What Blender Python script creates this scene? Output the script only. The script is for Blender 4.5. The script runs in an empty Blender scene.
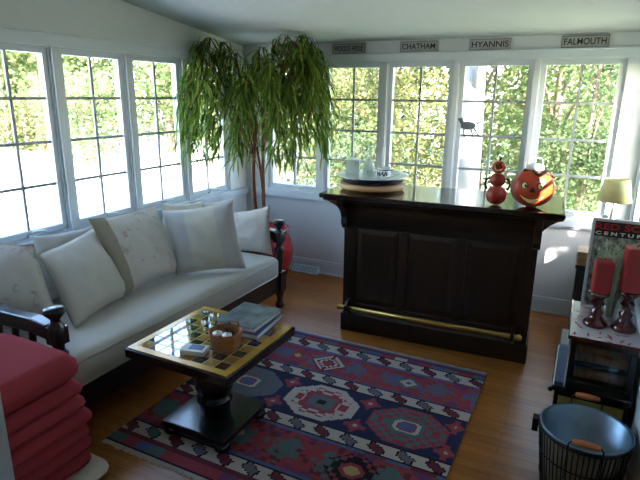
import bpy, math, random
from mathutils import Vector, Matrix, noise
random.seed(7)
SC = bpy.context.scene
COL = SC.collection
PI = math.pi

# ------------------------------------------------------------------ materials
def lin(c):
    return tuple(((v/12.92) if v <= .04045 else ((v+.055)/1.055)**2.4) for v in c) + (1.0,)

def new_mat(name):
    m = bpy.data.materials.new(name); m.use_nodes = True
    nt = m.node_tree
    return m, nt, nt.nodes['Principled BSDF']

def mat(name, c, rough=.5, metal=0., var=.12, scale=6., stretch=(1, 1, 1), bump=0., bscale=None, coat=0., spec=None, c2=None):
    """plain surface with a soft procedural mottling in colour and optional bump"""
    m, nt, b = new_mat(name)
    N, L = nt.nodes, nt.links
    tc = N.new('ShaderNodeTexCoord'); mp = N.new('ShaderNodeMapping')
    mp.inputs['Scale'].default_value = stretch
    L.new(tc.outputs['Object'], mp.inputs['Vector'])
    nz = N.new('ShaderNodeTexNoise'); nz.inputs['Scale'].default_value = scale; nz.inputs['Detail'].default_value = 4
    L.new(mp.outputs[0], nz.inputs['Vector'])
    rp = N.new('ShaderNodeValToRGB')
    a = lin(c)
    if c2 is None:
        lo = tuple(v*(1-var) for v in a[:3]) + (1,); hi = tuple(min(1, v*(1+var)) for v in a[:3]) + (1,)
    else:
        lo, hi = a, lin(c2)
    rp.color_ramp.elements[0].position = .3; rp.color_ramp.elements[1].position = .7
    rp.color_ramp.elements[0].color = lo; rp.color_ramp.elements[1].color = hi
    L.new(nz.outputs['Fac'], rp.inputs['Fac']); L.new(rp.outputs['Color'], b.inputs['Base Color'])
    b.inputs['Roughness'].default_value = rough; b.inputs['Metallic'].default_value = metal
    if spec is not None: b.inputs['Specular IOR Level'].default_value = spec
    if coat: b.inputs['Coat Weight'].default_value = coat; b.inputs['Coat Roughness'].default_value = .08
    if bump:
        n2 = N.new('ShaderNodeTexNoise'); n2.inputs['Scale'].default_value = bscale or scale*8; n2.inputs['Detail'].default_value = 3
        L.new(mp.outputs[0], n2.inputs['Vector'])
        bp = N.new('ShaderNodeBump'); bp.inputs['Strength'].default_value = bump; bp.inputs['Distance'].default_value = .004
        L.new(n2.outputs['Fac'], bp.inputs['Height']); L.new(bp.outputs[0], b.inputs['Normal'])
    return m

def glass_mat(name, tint=(1, 1, 1), ior=1.45):
    m, nt, b = new_mat(name); N, L = nt.nodes, nt.links
    N.remove(b)
    tr = N.new('ShaderNodeBsdfTransparent'); tr.inputs[0].default_value = tint + (1,)
    gl = N.new('ShaderNodeBsdfGlossy'); gl.inputs['Roughness'].default_value = .02
    # thin-sheet reflectance (Schlick), the same from both faces
    lw = N.new('ShaderNodeLayerWeight'); lw.inputs[0].default_value = .5
    pw = N.new('ShaderNodeMath'); pw.operation = 'POWER'; pw.inputs[1].default_value = 5; L.new(lw.outputs['Facing'], pw.inputs[0])
    f0 = ((ior-1)/(ior+1))**2
    fr = N.new('ShaderNodeMath'); fr.operation = 'MULTIPLY_ADD'; fr.inputs[1].default_value = 1-f0; fr.inputs[2].default_value = f0; L.new(pw.outputs[0], fr.inputs[0])
    mx = N.new('ShaderNodeMixShader')
    L.new(fr.outputs[0], mx.inputs[0]); L.new(tr.outputs[0], mx.inputs[1]); L.new(gl.outputs[0], mx.inputs[2])
    L.new(mx.outputs[0], N['Material Output'].inputs[0])
    return m

def leaf_mat(name, cols, trans=.5):
    m, nt, b = new_mat(name); N, L = nt.nodes, nt.links
    N.remove(b)
    g = N.new('ShaderNodeNewGeometry'); rp = N.new('ShaderNodeValToRGB')
    els = rp.color_ramp.elements
    for i, c in enumerate(cols):
        e = els[i] if i < 2 else els.new(i/(len(cols)-1))
        e.position = i/(len(cols)-1); e.color = lin(c)
    L.new(g.outputs['Random Per Island'], rp.inputs[0])
    d = N.new('ShaderNodeBsdfDiffuse'); t = N.new('ShaderNodeBsdfTranslucent'); mx = N.new('ShaderNodeMixShader')
    mx.inputs[0].default_value = trans
    L.new(rp.outputs[0], d.inputs[0]); L.new(rp.outputs[0], t.inputs[0])
    L.new(d.outputs[0], mx.inputs[1]); L.new(t.outputs[0], mx.inputs[2]); L.new(mx.outputs[0], N['Material Output'].inputs[0])
    return m

def oak_floor():
    m, nt, b = new_mat('oak_strip_floor'); N, L = nt.nodes, nt.links
    tc = N.new('ShaderNodeTexCoord')
    br = N.new('ShaderNodeTexBrick')
    br.inputs['Scale'].default_value = 1; br.inputs['Brick Width'].default_value = .95; br.inputs['Row Height'].default_value = .058
    br.inputs['Mortar Size'].default_value = .0009; br.offset = .37
    br.inputs['Color1'].default_value = lin((.70, .455, .21)); br.inputs['Color2'].default_value = lin((.60, .375, .16))
    br.inputs['Mortar'].default_value = lin((.26, .15, .07))
    L.new(tc.outputs['Object'], br.inputs['Vector'])
    mp = N.new('ShaderNodeMapping'); mp.inputs['Scale'].default_value = (2.2, 40, 1)
    L.new(tc.outputs['Object'], mp.inputs['Vector'])
    nz = N.new('ShaderNodeTexNoise'); nz.inputs['Scale'].default_value = 2; nz.inputs['Detail'].default_value = 6
    L.new(mp.outputs[0], nz.inputs['Vector'])
    rp = N.new('ShaderNodeValToRGB'); rp.color_ramp.elements[0].color = (.68, .62, .55, 1); rp.color_ramp.elements[1].color = (1.12, 1.1, 1.08, 1)
    rp.color_ramp.elements[0].position = .3; rp.color_ramp.elements[1].position = .7
    L.new(nz.outputs['Fac'], rp.inputs[0])
    mx = N.new('ShaderNodeMix'); mx.data_type = 'RGBA'; mx.blend_type = 'MULTIPLY'; mx.inputs[0].default_value = 1
    L.new(br.outputs['Color'], mx.inputs[6]); L.new(rp.outputs[0], mx.inputs[7])
    L.new(mx.outputs[2], b.inputs['Base Color'])
    b.inputs['Roughness'].default_value = .3
    bp = N.new('ShaderNodeBump'); bp.inputs['Strength'].default_value = .15; bp.inputs['Distance'].default_value = .002
    L.new(nz.outputs['Fac'], bp.inputs['Height']); L.new(bp.outputs[0], b.inputs['Normal'])
    return m

def cloth(name, base, pattern=None, c2=None, c3=None):
    """linen; pattern 'floral' prints faint rose bouquets, 'stripe' a wide centre stripe (object x), 'edge' a dark side panel"""
    m, nt, b = new_mat(name); N, L = nt.nodes, nt.links
    tc = N.new('ShaderNodeTexCoord')
    b.inputs['Roughness'].default_value = .95; b.inputs['Specular IOR Level'].default_value = .15
    col = N.new('ShaderNodeRGB'); col.outputs[0].default_value = lin(base); cur = col.outputs[0]
    def blend(fac, c, cur):
        mx = N.new('ShaderNodeMix'); mx.data_type = 'RGBA'
        L.new(fac, mx.inputs[0]); L.new(cur, mx.inputs[6]); mx.inputs[7].default_value = lin(c); return mx.outputs[2]
    if pattern in ('floral', 'floral_edge'):
        for sc, c, lo, hi, off in ((5.5, c2, .56, .66, 0), (9., c3, .6, .68, 3.3)):
            mp = N.new('ShaderNodeMapping'); mp.inputs['Location'].default_value = (off, off*.7, 0)
            L.new(tc.outputs['Object'], mp.inputs[0])
            n1 = N.new('ShaderNodeTexNoise'); n1.inputs['Scale'].default_value = sc; n1.inputs['Detail'].default_value = 5; n1.inputs['Roughness'].default_value = .7
            L.new(mp.outputs[0], n1.inputs['Vector'])
            rp = N.new('ShaderNodeValToRGB'); rp.color_ramp.elements[0].position = lo; rp.color_ramp.elements[1].position = hi
            rp.color_ramp.elements[0].color = (0, 0, 0, 1); rp.color_ramp.elements[1].color = (.75, .75, .75, 1)
            L.new(n1.outputs['Fac'], rp.inputs[0]); cur = blend(rp.outputs[0], c, cur)
    if pattern in ('stripe', 'floral_edge'):
        sp = N.new('ShaderNodeSeparateXYZ'); L.new(tc.outputs['Object'], sp.inputs[0])
        mth = N.new('ShaderNodeMath')
        if pattern == 'stripe':
            ab = N.new('ShaderNodeMath'); ab.operation = 'ABSOLUTE'; L.new(sp.outputs[0], ab.inputs[0])
            mth.operation = 'GREATER_THAN'; mth.inputs[1].default_value = .105; L.new(ab.outputs[0], mth.inputs[0])
        else:
            mth.operation = 'LESS_THAN'; mth.inputs[1].default_value = -.19; c2 = (.60, .56, .48); L.new(sp.outputs[0], mth.inputs[0])
        cur = blend(mth.outputs[0], c2, cur)
    L.new(cur, b.inputs['Base Color'])
    w = N.new('ShaderNodeTexNoise'); w.inputs['Scale'].default_value = 220; L.new(tc.outputs['Object'], w.inputs['Vector'])
    bp = N.new('ShaderNodeBump'); bp.inputs['Strength'].default_value = .25; bp.inputs['Distance'].default_value = .002
    L.new(w.outputs['Fac'], bp.inputs['Height']); L.new(bp.outputs[0], b.inputs['Normal'])
    return m

M = {}
M['wall'] = mat('wall_paint', (.79, .80, .805), .75, var=.015, bump=.05, bscale=150)
M['ceil'] = mat('ceiling_paint', (.69, .72, .725), .85, var=.015, bump=.05, bscale=120)
M['trim'] = mat('white_trim_paint', (.77, .80, .825), .45, var=.01)
M['floor'] = oak_floor()
M['muntin'] = mat('shaded_white_grille', (.56, .58, .60), .5, var=.02)  # white muntins, their backlit shade put into the colour as grey
M['charcoal'] = mat('charcoal_cabinet', (.22, .21, .19), .5, var=.15)
M['beige'] = mat('beige_tub_outside', (.52, .46, .37), .6, var=.15, scale=12)
M['glass'] = glass_mat('window_glass', (.97, .98, .98))
M['clear'] = glass_mat('clear_glass', (.93, .96, .96), 1.5)
M['dark'] = mat('dark_walnut', (.125, .07, .042), .3, var=.35, scale=3, stretch=(9, 9, 1), coat=.3)
M['darkh'] = mat('dark_walnut_polished', (.10, .066, .05), .16, var=.35, scale=3, stretch=(1, 9, 9), coat=.5)
M['ebony'] = mat('black_lacquer', (.075, .06, .05), .2, var=.3, scale=4, coat=.4)
M['sofa'] = mat('dark_mahogany', (.12, .065, .05), .28, var=.3, scale=4, stretch=(1, 6, 1), coat=.3)
M['brass'] = mat('brushed_brass', (.80, .66, .36), .32, 1., var=.1, scale=20)
M['gold'] = mat('gold_border', (.78, .58, .22), .25, .2, var=.2, scale=12)
M['goldtile'] = mat('gold_tile', (.66, .47, .20), .1, .2, var=.3, scale=15)
M['blacktile'] = mat('black_tile', (.06, .06, .07), .06, var=.3, scale=15)
M['paleline'] = mat('pale_grout', (.62, .54, .36), .6, var=.05)
for k_ in ('goldtile', 'blacktile'): M[k_].node_tree.nodes['Principled BSDF'].inputs['IOR'].default_value = 2.6; M[k_].node_tree.nodes['Principled BSDF'].inputs['Roughness'].default_value = .04
M['mattress'] = cloth('mattress_linen', (.79, .77, .73))
M['linen'] = cloth('plain_linen', (.76, .73, .68))
M['linen2'] = cloth('grey_linen', (.76, .75, .73))
M['floral'] = cloth('floral_linen', (.79, .755, .71), 'floral', (.62, .42, .42), (.56, .56, .50))
M['stripe'] = cloth('striped_linen', (.76, .735, .67), 'stripe', (.715, .70, .68))
M['red'] = cloth('red_cotton', (.62, .24, .265))
M['cream_cloth'] = cloth('cream_floral_cotton', (.82, .78, .72), 'floral', (.55, .45, .42), (.5, .52, .5))
M['bark'] = mat('plant_bark', (.40, .24, .17), .9, var=.35, scale=14, stretch=(1, 1, .3), bump=.5)
M['tbark'] = mat('tree_bark', (.40, .34, .29), .9, var=.35, scale=6, stretch=(1, 1, .2), bump=.6)
M['pbark'] = mat('pale_bark', (.42, .42, .42), .9, var=.3, scale=9, stretch=(1, 1, .25), bump=.6)
M['pleaf'] = leaf_mat('weeping_leaf', [(.24, .34, .15), (.33, .44, .19), (.44, .53, .23), (.55, .61, .31)], .55)
M['tleafA'] = leaf_mat('autumn_leaf', [(.36, .40, .24), (.42, .45, .29), (.48, .47, .31), (.45, .43, .29)], .6)
M['tleafB'] = leaf_mat('green_leaf', [(.30, .38, .23), (.35, .42, .27), (.40, .46, .30), (.46, .49, .33)], .6)
M['tleafC'] = leaf_mat('deep_leaf', [(.27, .34, .23), (.31, .38, .26), (.36, .42, .29), (.42, .45, .33)], .6)
M['redpot'] = mat('red_glaze', (.62, .10, .12), .25, var=.15, coat=.4)
M['soil'] = mat('potting_soil', (.14, .10, .08), 1, var=.3, scale=40)
M['steel'] = mat('galvanised_steel', (.50, .57, .62), .35, .85, var=.2, scale=9, bump=.1)
M['wire'] = mat('black_iron_wire', (.07, .065, .06), .5, .6, var=.2)
M['grip'] = mat('turned_wood_grip', (.68, .38, .22), .45, var=.25, scale=8, stretch=(1, 6, 6))
M['candle'] = mat('red_wax', (.62, .15, .17), .45, var=.12, scale=10)
M['holder'] = mat('burgundy_glaze', (.29, .03, .05), .08, var=.3, scale=10, coat=.8)
M['frost'] = leaf_mat('frosted_glass', [(.92, .92, .88), (.90, .91, .90)], .6)
M['white'] = mat('white_ceramic', (.90, .90, .89), .2, var=.03)
M['navy'] = mat('navy_glaze', (.07, .11, .20), .2, var=.15)
M['tan'] = mat('pale_pine', (.74, .58, .40), .5, var=.15, scale=6, stretch=(1, 1, 6))
M['shade'] = mat('yellow_lampshade', (.92, .88, .62), .8, var=.18, scale=8)
M['pump'] = mat('pumpkin_orange', (.64, .20, .08), .4, var=.2, scale=6, c2=(.74, .28, .11))
M['pumpred'] = mat('pumpkin_red', (.62, .19, .12), .45, var=.2, scale=8)
M['brown'] = mat('brown_felt', (.24, .14, .09), .8, var=.2)
M['cream'] = mat('cream_paint', (.90, .82, .58), .5, var=.05)
M['black'] = mat('black_paint', (.04, .04, .04), .4, var=.2)
M['greenm'] = mat('dark_green_felt', (.16, .22, .12), .8, var=.2)
M['chestp'] = mat('olive_panel', (.58, .53, .26), .5, var=.3, scale=7)
M['bluebox'] = mat('blue_grey_cloth_board', (.50, .57, .68), .5, var=.08)
M['silver'] = mat('silver_frame', (.82, .83, .85), .3, .5, var=.05)
M['log'] = mat('split_log', (.60, .38, .20), .8, var=.4, scale=12, stretch=(6, 1, 1))
M['paper'] = mat('white_paper', (.88, .88, .86), .7, var=.03)
M['cover'] = mat('photo_cover', (.14, .17, .18), .3, scale=16, c2=(.50, .54, .54), bump=0)
M['coverb'] = mat('blue_cover', (.16, .24, .48), .3, var=.25, scale=10)
M['wicker'] = mat('pale_wood_basket', (.66, .43, .26), .55, var=.2, scale=10, stretch=(1, 1, 8))
M['sign'] = mat('weathered_board', (.63, .62, .61), .85, var=.22, scale=14, stretch=(.6, 4, 6))
M['ink'] = mat('dark_lettering', (.14, .14, .15), .8, var=.1)
M['photo'] = mat('poster_photo', (.12, .14, .13), .3, scale=34, c2=(.74, .75, .70), bump=0)
M['posterred'] = mat('poster_red', (.72, .10, .14), .4, var=.1)
M['grasses'] = leaf_mat('dried_grass', [(.62, .66, .56), (.74, .76, .66), (.52, .58, .50)], .4)
M['traym'] = mat('white_tray_red_print', (.86, .82, .84), .2, scale=11, c2=(.86, .84, .86))
M['lawn'] = mat('lawn', (.55, .58, .42), .95, scale=.5, c2=(.64, .64, .52), bump=.3, bscale=30)
M['drive'] = mat('pale_gravel', (.84, .83, .80), .95, var=.05, scale=1.5, bump=.3, bscale=40)
M['bird'] = mat('slate_metal', (.40, .43, .46), .5, .3, var=.1)
M['gravel_dark'] = mat('fallen_leaves', (.62, .52, .42), .95, var=.2, scale=2)
M['outletm'] = mat('outlet_plastic', (.82, .83, .84), .35, var=.02)
M['ventm'] = mat('vent_enamel', (.72, .73, .75), .4, .3, var=.05)

# ------------------------------------------------------------------ mesh builder
OFF = {}
class MB:
    def __init__(self): self.v, self.f, self.mi, self.sm = [], [], [], []
    def add(self, vs, fs, mi=0, smooth=False, mtx=None):
        o = len(self.v)
        for p in vs:
            p = Vector(p)
            self.v.append(mtx @ p if mtx else p)
        for f in fs:
            self.f.append([i+o for i in f]); self.mi.append(mi); self.sm.append(smooth)
        return self
    def box(self, c, s, mi=0, mtx=None, taper=None):
        x, y, z = s[0]/2, s[1]/2, s[2]/2
        t = taper or 1.
        vs = [(c[0]+a*x*(t if k > 0 else 1), c[1]+b*y*(t if k > 0 else 1), c[2]+k*z) for k in (-1, 1) for a, b in ((-1, -1), (1, -1), (1, 1), (-1, 1))]
        return self.add(vs, [(3, 2, 1, 0), (4, 5, 6, 7), (0, 1, 5, 4), (1, 2, 6, 5), (2, 3, 7, 6), (3, 0, 4, 7)], mi, False, mtx)
    def bx(self, x0, x1, y0, y1, z0, z1, mi=0):
        return self.box(((x0+x1)/2, (y0+y1)/2, (z0+z1)/2), (abs(x1-x0), abs(y1-y0), abs(z1-z0)), mi)
    def lathe(self, prof, c=(0, 0, 0), n=24, mi=0, smooth=True, mtx=None, lobes=0, depth=0.):
        vs, fs = [], []
        for r, z in prof:
            for i in range(n):
                a = 2*PI*i/n
                k = 1 - depth*abs(math.cos(lobes*a/2))**4 if lobes else 1
                vs.append((c[0]+r*k*math.cos(a), c[1]+r*k*math.sin(a), c[2]+z))
        for j in range(len(prof)-1):
            for i in range(n):
                fs.append((j*n+i, j*n+(i+1) % n, (j+1)*n+(i+1) % n, (j+1)*n+i))
        if prof[0][0] > 1e-5: fs.append(tuple(reversed(range(n))))
        if prof[-1][0] > 1e-5: fs.append(tuple((len(prof)-1)*n+i for i in range(n)))
        return self.add(vs, fs, mi, smooth, mtx)
    def tube(self, pts, r, n=8, mi=0, mtx=None, r2=None):
        pts = [Vector(p) for p in pts]; vs, fs = [], []
        up = None
        for i, p in enumerate(pts):
            t = (pts[min(i+1, len(pts)-1)]-pts[max(i-1, 0)]).normalized()
            if up is None: up = t.orthogonal().normalized()
            up = (up - t*up.dot(t)); up = up.normalized() if up.length > 1e-6 else t.orthogonal().normalized()
            s = t.cross(up); rr = r if r2 is None else r+(r2-r)*i/(len(pts)-1)
            for k in range(n):
                a = 2*PI*k/n
                vs.append(p+up*rr*math.cos(a)+s*rr*math.sin(a))
        for j in range(len(pts)-1):
            for i in range(n):
                fs.append((j*n+i, j*n+(i+1) % n, (j+1)*n+(i+1) % n, (j+1)*n+i))
        fs.append(tuple(reversed(range(n)))); fs.append(tuple((len(pts)-1)*n+i for i in range(n)))
        return self.add(vs, fs, mi, True, mtx)
    def prism(self, poly, axis, a0, a1, mi=0, mtx=None):
        """poly in the two other axes (in x,y,z order), extruded along axis from a0 to a1"""
        n = len(poly)
        def P(p, a):
            q = list(p); q.insert(axis, a); return tuple(q)
        vs = [P(p, a0) for p in poly]+[P(p, a1) for p in poly]
        fs = [tuple(reversed(range(n))), tuple(range(n, 2*n))]+[(i, (i+1) % n, n+(i+1) % n, n+i) for i in range(n)]
        return self.add(vs, fs, mi, False, mtx)
    def ball(self, c, r, n=16, mi=0, sc=(1, 1, 1), mtx=None, lobes=0, depth=0.):
        prof = [(max(1e-6, r*math.sin(PI*i/(n//2))), -r*math.cos(PI*i/(n//2))) for i in range(n//2+1)]
        m2 = Matrix.Translation(c) @ Matrix.Diagonal((*sc, 1))
        return self.lathe(prof, (0, 0, 0), max(n, lobes*4), mi, True, (mtx @ m2) if mtx else m2, lobes, depth)
    def build(self, name, mats, parent=None, bevel=0., sub=0):
        me = bpy.data.meshes.new(name)
        off = OFF.get(parent.name, Vector()) if parent else Vector()
        me.from_pydata([v-off for v in self.v], [], self.f)
        if not isinstance(mats, (list, tuple)): mats = [mats]
        for m in mats: me.materials.append(m)
        me.polygons.foreach_set('material_index', self.mi); me.polygons.foreach_set('use_smooth', self.sm)
        import bmesh
        bm = bmesh.new(); bm.from_mesh(me)
        if len(bm.faces) < 4000: bmesh.ops.recalc_face_normals(bm, faces=bm.faces)
        bm.to_mesh(me); bm.free()
        o = bpy.data.objects.new(name, me); COL.objects.link(o)
        if parent: o.parent = parent; OFF[o.name] = off
        if bevel:
            b = o.modifiers.new('bevel', 'BEVEL'); b.width = bevel; b.segments = 2; b.limit_method = 'ANGLE'; b.angle_limit = .9
            b.harden_normals = False
        if sub:
            s = o.modifiers.new('sub', 'SUBSURF'); s.levels = sub; s.render_levels = sub
        return o

def tag(o, label=None, cat=None, group=None, kind=None):
    if label: o['label'] = label
    if cat: o['category'] = cat
    if group: o['group'] = group
    if kind: o['kind'] = kind
    return o
def thing(name, loc, label, cat, group=None):
    o = bpy.data.objects.new(name, None); COL.objects.link(o); o.location = loc; o.empty_display_size = .1
    OFF[o.name] = Vector(loc)
    return tag(o, label, cat, group)
def struct(mb, name, m, parent=None, bevel=0.):
    o = mb.build(name, m, parent, bevel)
    if not parent: o['kind'] = 'structure'
    return o
def kids(o): return [c for c in bpy.data.objects if c.parent == o]
def copy_tree(o, parent=None):
    c = o.copy(); COL.objects.link(c)
    if parent: c.parent = parent
    for ch in kids(o): copy_tree(ch, c)
    return c
def text(name, body, size, mtx, m, parent, width=None, ext=.0012):
    cu = bpy.data.curves.new(name, 'FONT'); cu.body = body; cu.size = size; cu.extrude = ext
    cu.align_x = 'CENTER'; cu.align_y = 'CENTER'; cu.offset = .0008
    cu.materials.append(m)
    t = bpy.data.objects.new(name, cu); COL.objects.link(t)
    bpy.context.view_layer.update()
    if width:
        w = t.dimensions.x; 
        mtx = mtx @ Matrix.Diagonal((width/w, 1, 1, 1))
    dg = bpy.context.evaluated_depsgraph_get()
    me = bpy.data.meshes.new_from_object(t.evaluated_get(dg))
    off = OFF.get(parent.name, Vector())
    me.transform(Matrix.Translation(-off) @ mtx)
    if not me.materials: me.materials.append(m)
    bpy.data.objects.remove(t)
    o = bpy.data.objects.new(name, me); COL.objects.link(o); o.parent = parent
    return o

# ------------------------------------------------------------------ room
W, D = 3.4, -4.1           # right wall x, front wall y; back wall is y = 0, left wall x = 0
ZC = lambda y: 2.14 - .125*y
TH = .07
GZ0, GZ1 = .85, 1.93       # glass bottom, top
OZ0, OZ1 = .795, 1.975     # opening
b = MB(); b.bx(-TH, W+TH, D-.1, TH, -.12, 0); struct(b, 'floor', M['floor'])
b = MB()
b.prism([(.55, ZC(.55)), (.55, ZC(.55)+.12), (D-.2, ZC(D-.2)+.12), (D-.2, ZC(D-.2))], 0, -.55, W+.5)
struct(b, 'ceiling', M['ceil'])

back_g = [(.31+.6*k, .785+.6*k) for k in range(5)]
left_g = [(-.79-.6*k, -.33-.6*k) for k in range(5)]
right_g = [(-.60, -.13), (-1.72, -1.40)]
right_z = [.85, 1.56]      # the second is an unseen short transom, added to let sun reach the pumpkin
SASH = .05
# back wall: below, above, piers
b = MB(); b.bx(-TH, W+TH, 0, TH, 0, OZ0); b.prism([(0, OZ1), (TH, OZ1), (TH, ZC(TH)), (0, ZC(0))], 0, -TH, W+TH)
ed = [-TH]+[e for g in back_g for e in (g[0]-SASH, g[1]+SASH)]+[W+TH]
for i in range(0, len(ed), 2): b.bx(ed[i], ed[i+1], 0, TH, OZ0, OZ1)
struct(b, 'wall_back', M['wall'])
def side_wall(x0, x1, gl, name, sills=None):
    b = MB(); b.bx(x0, x1, D, 0, 0, OZ0); b.prism([(0, OZ1), (0, ZC(0)), (D, ZC(D)), (D, OZ1)], 0, x0, x1)
    es = [0]+[e for g in gl for e in (g[1]+SASH, g[0]-SASH)]+[D]
    for i in range(0, len(es), 2): b.bx(x0, x1, es[i], es[i+1], OZ0, OZ1)
    for g, z in zip(gl, sills or []):
        if z-.055 > OZ0: b.bx(x0, x1, g[0]-SASH, g[1]+SASH, OZ0, z-.055)
    struct(b, name, M['wall'])
side_wall(-TH, 0, left_g, 'wall_left'); side_wall(W, W+TH, right_g, 'wall_right', right_z)
# front wall with the doorway the photograph is taken from
JX = 2.473
b = MB(); b.bx(-TH, JX-.09, D-.12, D, 0, ZC(D)); b.bx(JX-.09, W+.14, D-.12, D, 2.1, ZC(D))
struct(b, 'wall_front', M['wall'])
b = MB(); b.bx(JX-.09, JX, D-.13, D+.0, 0, 2.1); b.bx(W-.04, W, D-.13, D, 0, 2.1); b.bx(JX, W-.04, D-.13, D, 2.02, 2.1)
struct(b, 'trim_1', M['trim'])
# hall behind the doorway
b = MB(); b.bx(1.2, 4.4, -6.6, D-.1, -.12, 0); struct(b, 'floor_hall', M['floor'])
b = MB(); b.bx(1.2, 1.3, -6.6, D-.12, 0, 2.5); b.bx(4.3, 4.4, -6.6, D-.12, 0, 2.5); b.bx(1.2, 4.4, -6.7, -6.6, 0, 2.5); b.bx(W+.14, 4.4, D-.12, D-.05, 0, 2.5)
struct(b, 'wall_hall', M['wall'])
b = MB(); b.bx(1.2, 4.4, -6.7, D-.2, 2.5, 2.6); struct(b, 'ceiling_hall', M['ceil'])

# windows -----------------------------------------------------------
WM = {'back': lambda a, d, z: (a, d, z), 'left': lambda a, d, z: (-d, a, z), 'right': lambda a, d, z: (W+d, a, z)}
def window(n, side, g, GZ0=GZ0):
    OZ0 = GZ0-.055
    tf = WM[side]; a0, a1 = g
    def bx(mb, u0, u1, d0, d1, z0, z1):
        p, q = tf(u0, d0, z0), tf(u1, d1, z1)
        mb.bx(min(p[0], q[0]), max(p[0], q[0]), min(p[1], q[1]), max(p[1], q[1]), z0, z1)
    c = tf((a0+a1)/2, .06, OZ0)
    f = MB()
    for u0, u1, z0, z1 in ((a0-SASH, a0, OZ0, OZ1), (a1, a1+SASH, OZ0, OZ1), (a0, a1, OZ0, GZ0), (a0, a1, GZ1, OZ1)):
        bx(f, u0, u1, .018, .068, z0, z1)
    for u0, u1, z0, z1 in ((a0-SASH, a0-SASH+.014, OZ0, OZ1), (a1+SASH-.014, a1+SASH, OZ0, OZ1), (a0-SASH+.014, a1+SASH-.014, OZ1-.014, OZ1), (a0-SASH+.014, a1+SASH-.014, OZ0, OZ0+.016)):
        bx(f, u0, u1, .004, .018, z0, z1)
    fo = f.build('window_%d' % n, M['trim']); fo['kind'] = 'structure'
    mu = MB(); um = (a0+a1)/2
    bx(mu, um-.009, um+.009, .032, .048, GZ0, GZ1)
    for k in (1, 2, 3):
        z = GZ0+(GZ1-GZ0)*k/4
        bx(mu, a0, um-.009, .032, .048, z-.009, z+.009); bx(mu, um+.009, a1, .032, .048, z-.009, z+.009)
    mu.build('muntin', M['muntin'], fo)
    p = MB(); bx(p, a0, a1, .04, .044, GZ0, GZ1); p.build('pane', M['glass'], fo)
    if side != 'right':
        h = MB(); uc = um+.02
        bx(h, uc-.05, uc+.05, .0, .0175, OZ0+.017, OZ0+.034)
        pts = [tf(uc-.03, .01, OZ0+.034), tf(uc-.01, -.004, OZ0+.052), tf(uc+.06, -.004, OZ0+.045), tf(uc+.075, -.004, OZ0+.03)]
        h.tube(pts, .006, 6); h.build('crank_handle', M['silver'], fo)
n = 1
for g in left_g: window(n, 'left', g); n += 1
for g in back_g: window(n, 'back', g); n += 1
for g, z in zip(right_g, right_z): window(n, 'right', g, z); n += 1

# casings: head board, sill ledge, mullion casings
b = MB()
b.bx(.02, W-.02, -.022, 0, 1.972, 2.04); b.bx(.02, W-.02, -.03, 0, 2.03, 2.042)
b.bx(.02, W-.02, -.035, 0, .735, .795); b.bx(.02, W-.02, -.02, 0, .715, .735)
for k in range(6):
    u = .2475+.6*k
    w = .0225 if 0 < k < 5 else .045
    u = u - (.03 if k == 0 else 0) + (.03 if k == 5 else 0)
    b.bx(u-w, u+w, -.015, 0, .795, 1.972)
struct(b, 'trim_2', M['trim'], bevel=.004)
b = MB()
def lc(x0, x1, sgn):
    o = MB()
    o.bx(x0, x0+sgn*.022, D, -.023, 1.972, 2.05); o.bx(x0, x0+sgn*.03, D, -.031, 2.035, 2.05)
    o.bx(x0, x0+sgn*.045, D, -.036, .735, .795); o.bx(x0, x0+sgn*.02, D, -.021, .715, .735)
    return o
b = lc(0, 0, 1)
for k in range(6):
    u = -.26-.6*k; b.bx(0, .015, u-.0225, u+.0225, .795, 1.972)
struct(b, 'trim_3', M['trim'], bevel=.004)
b = lc(W, 0, -1); struct(b, 'trim_4', M['trim'], bevel=.004)
# baseboards
b = MB(); b.bx(.016, W-.016, -.016, 0, 0, .11); b.bx(.012, W-.012, -.012, 0, .11, .13); b.bx(.016, W-.016, -.026, -.016, 0, .018); struct(b, 'baseboard_back', M['trim'])
b = MB(); b.bx(0, .016, D, 0, 0, .11); b.bx(0, .012, D, 0, .11, .13); struct(b, 'baseboard_left', M['trim'])
b = MB(); b.bx(W-.016, W, D, 0, 0, .11); b.bx(W-.012, W, D, 0, .11, .13); struct(b, 'baseboard_right', M['trim'])

# outlet and register
t = thing('wall_outlet', (.545, 0, .30), 'white wall outlet plate under the back windows beside the sofa post', 'outlet')
MB().bx(.508, .582, -.007, 0, .29, .41).build('cover_plate', M['outletm'], t, .003)
for z in (.325, .375):
    s = MB(); s.bx(.528, .562, -.010, -.007, z-.014, z+.014)
    s.build('socket', M['outletm'], t, .002)
t = thing('floor_vent', (.72, -.055, 0), 'low metal air vent at the foot of the back wall', 'vent')
o = MB(); o.prism([(-.027, 0), (-.10, 0), (-.10, .015), (-.027, .07)], 0, .58, .86); o.build('housing', M['ventm'], t, .003)
o = MB()
for k in range(9): o.box((.605+.0287*k, -.066, .0425), (.018, .05, .004), mtx=None)
o.v = [Vector((p.x, p.y, p.z+(p.y+.066)*.75+.0025)) for p in o.v]
o.build('louvre', M['steel'], t)

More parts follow.
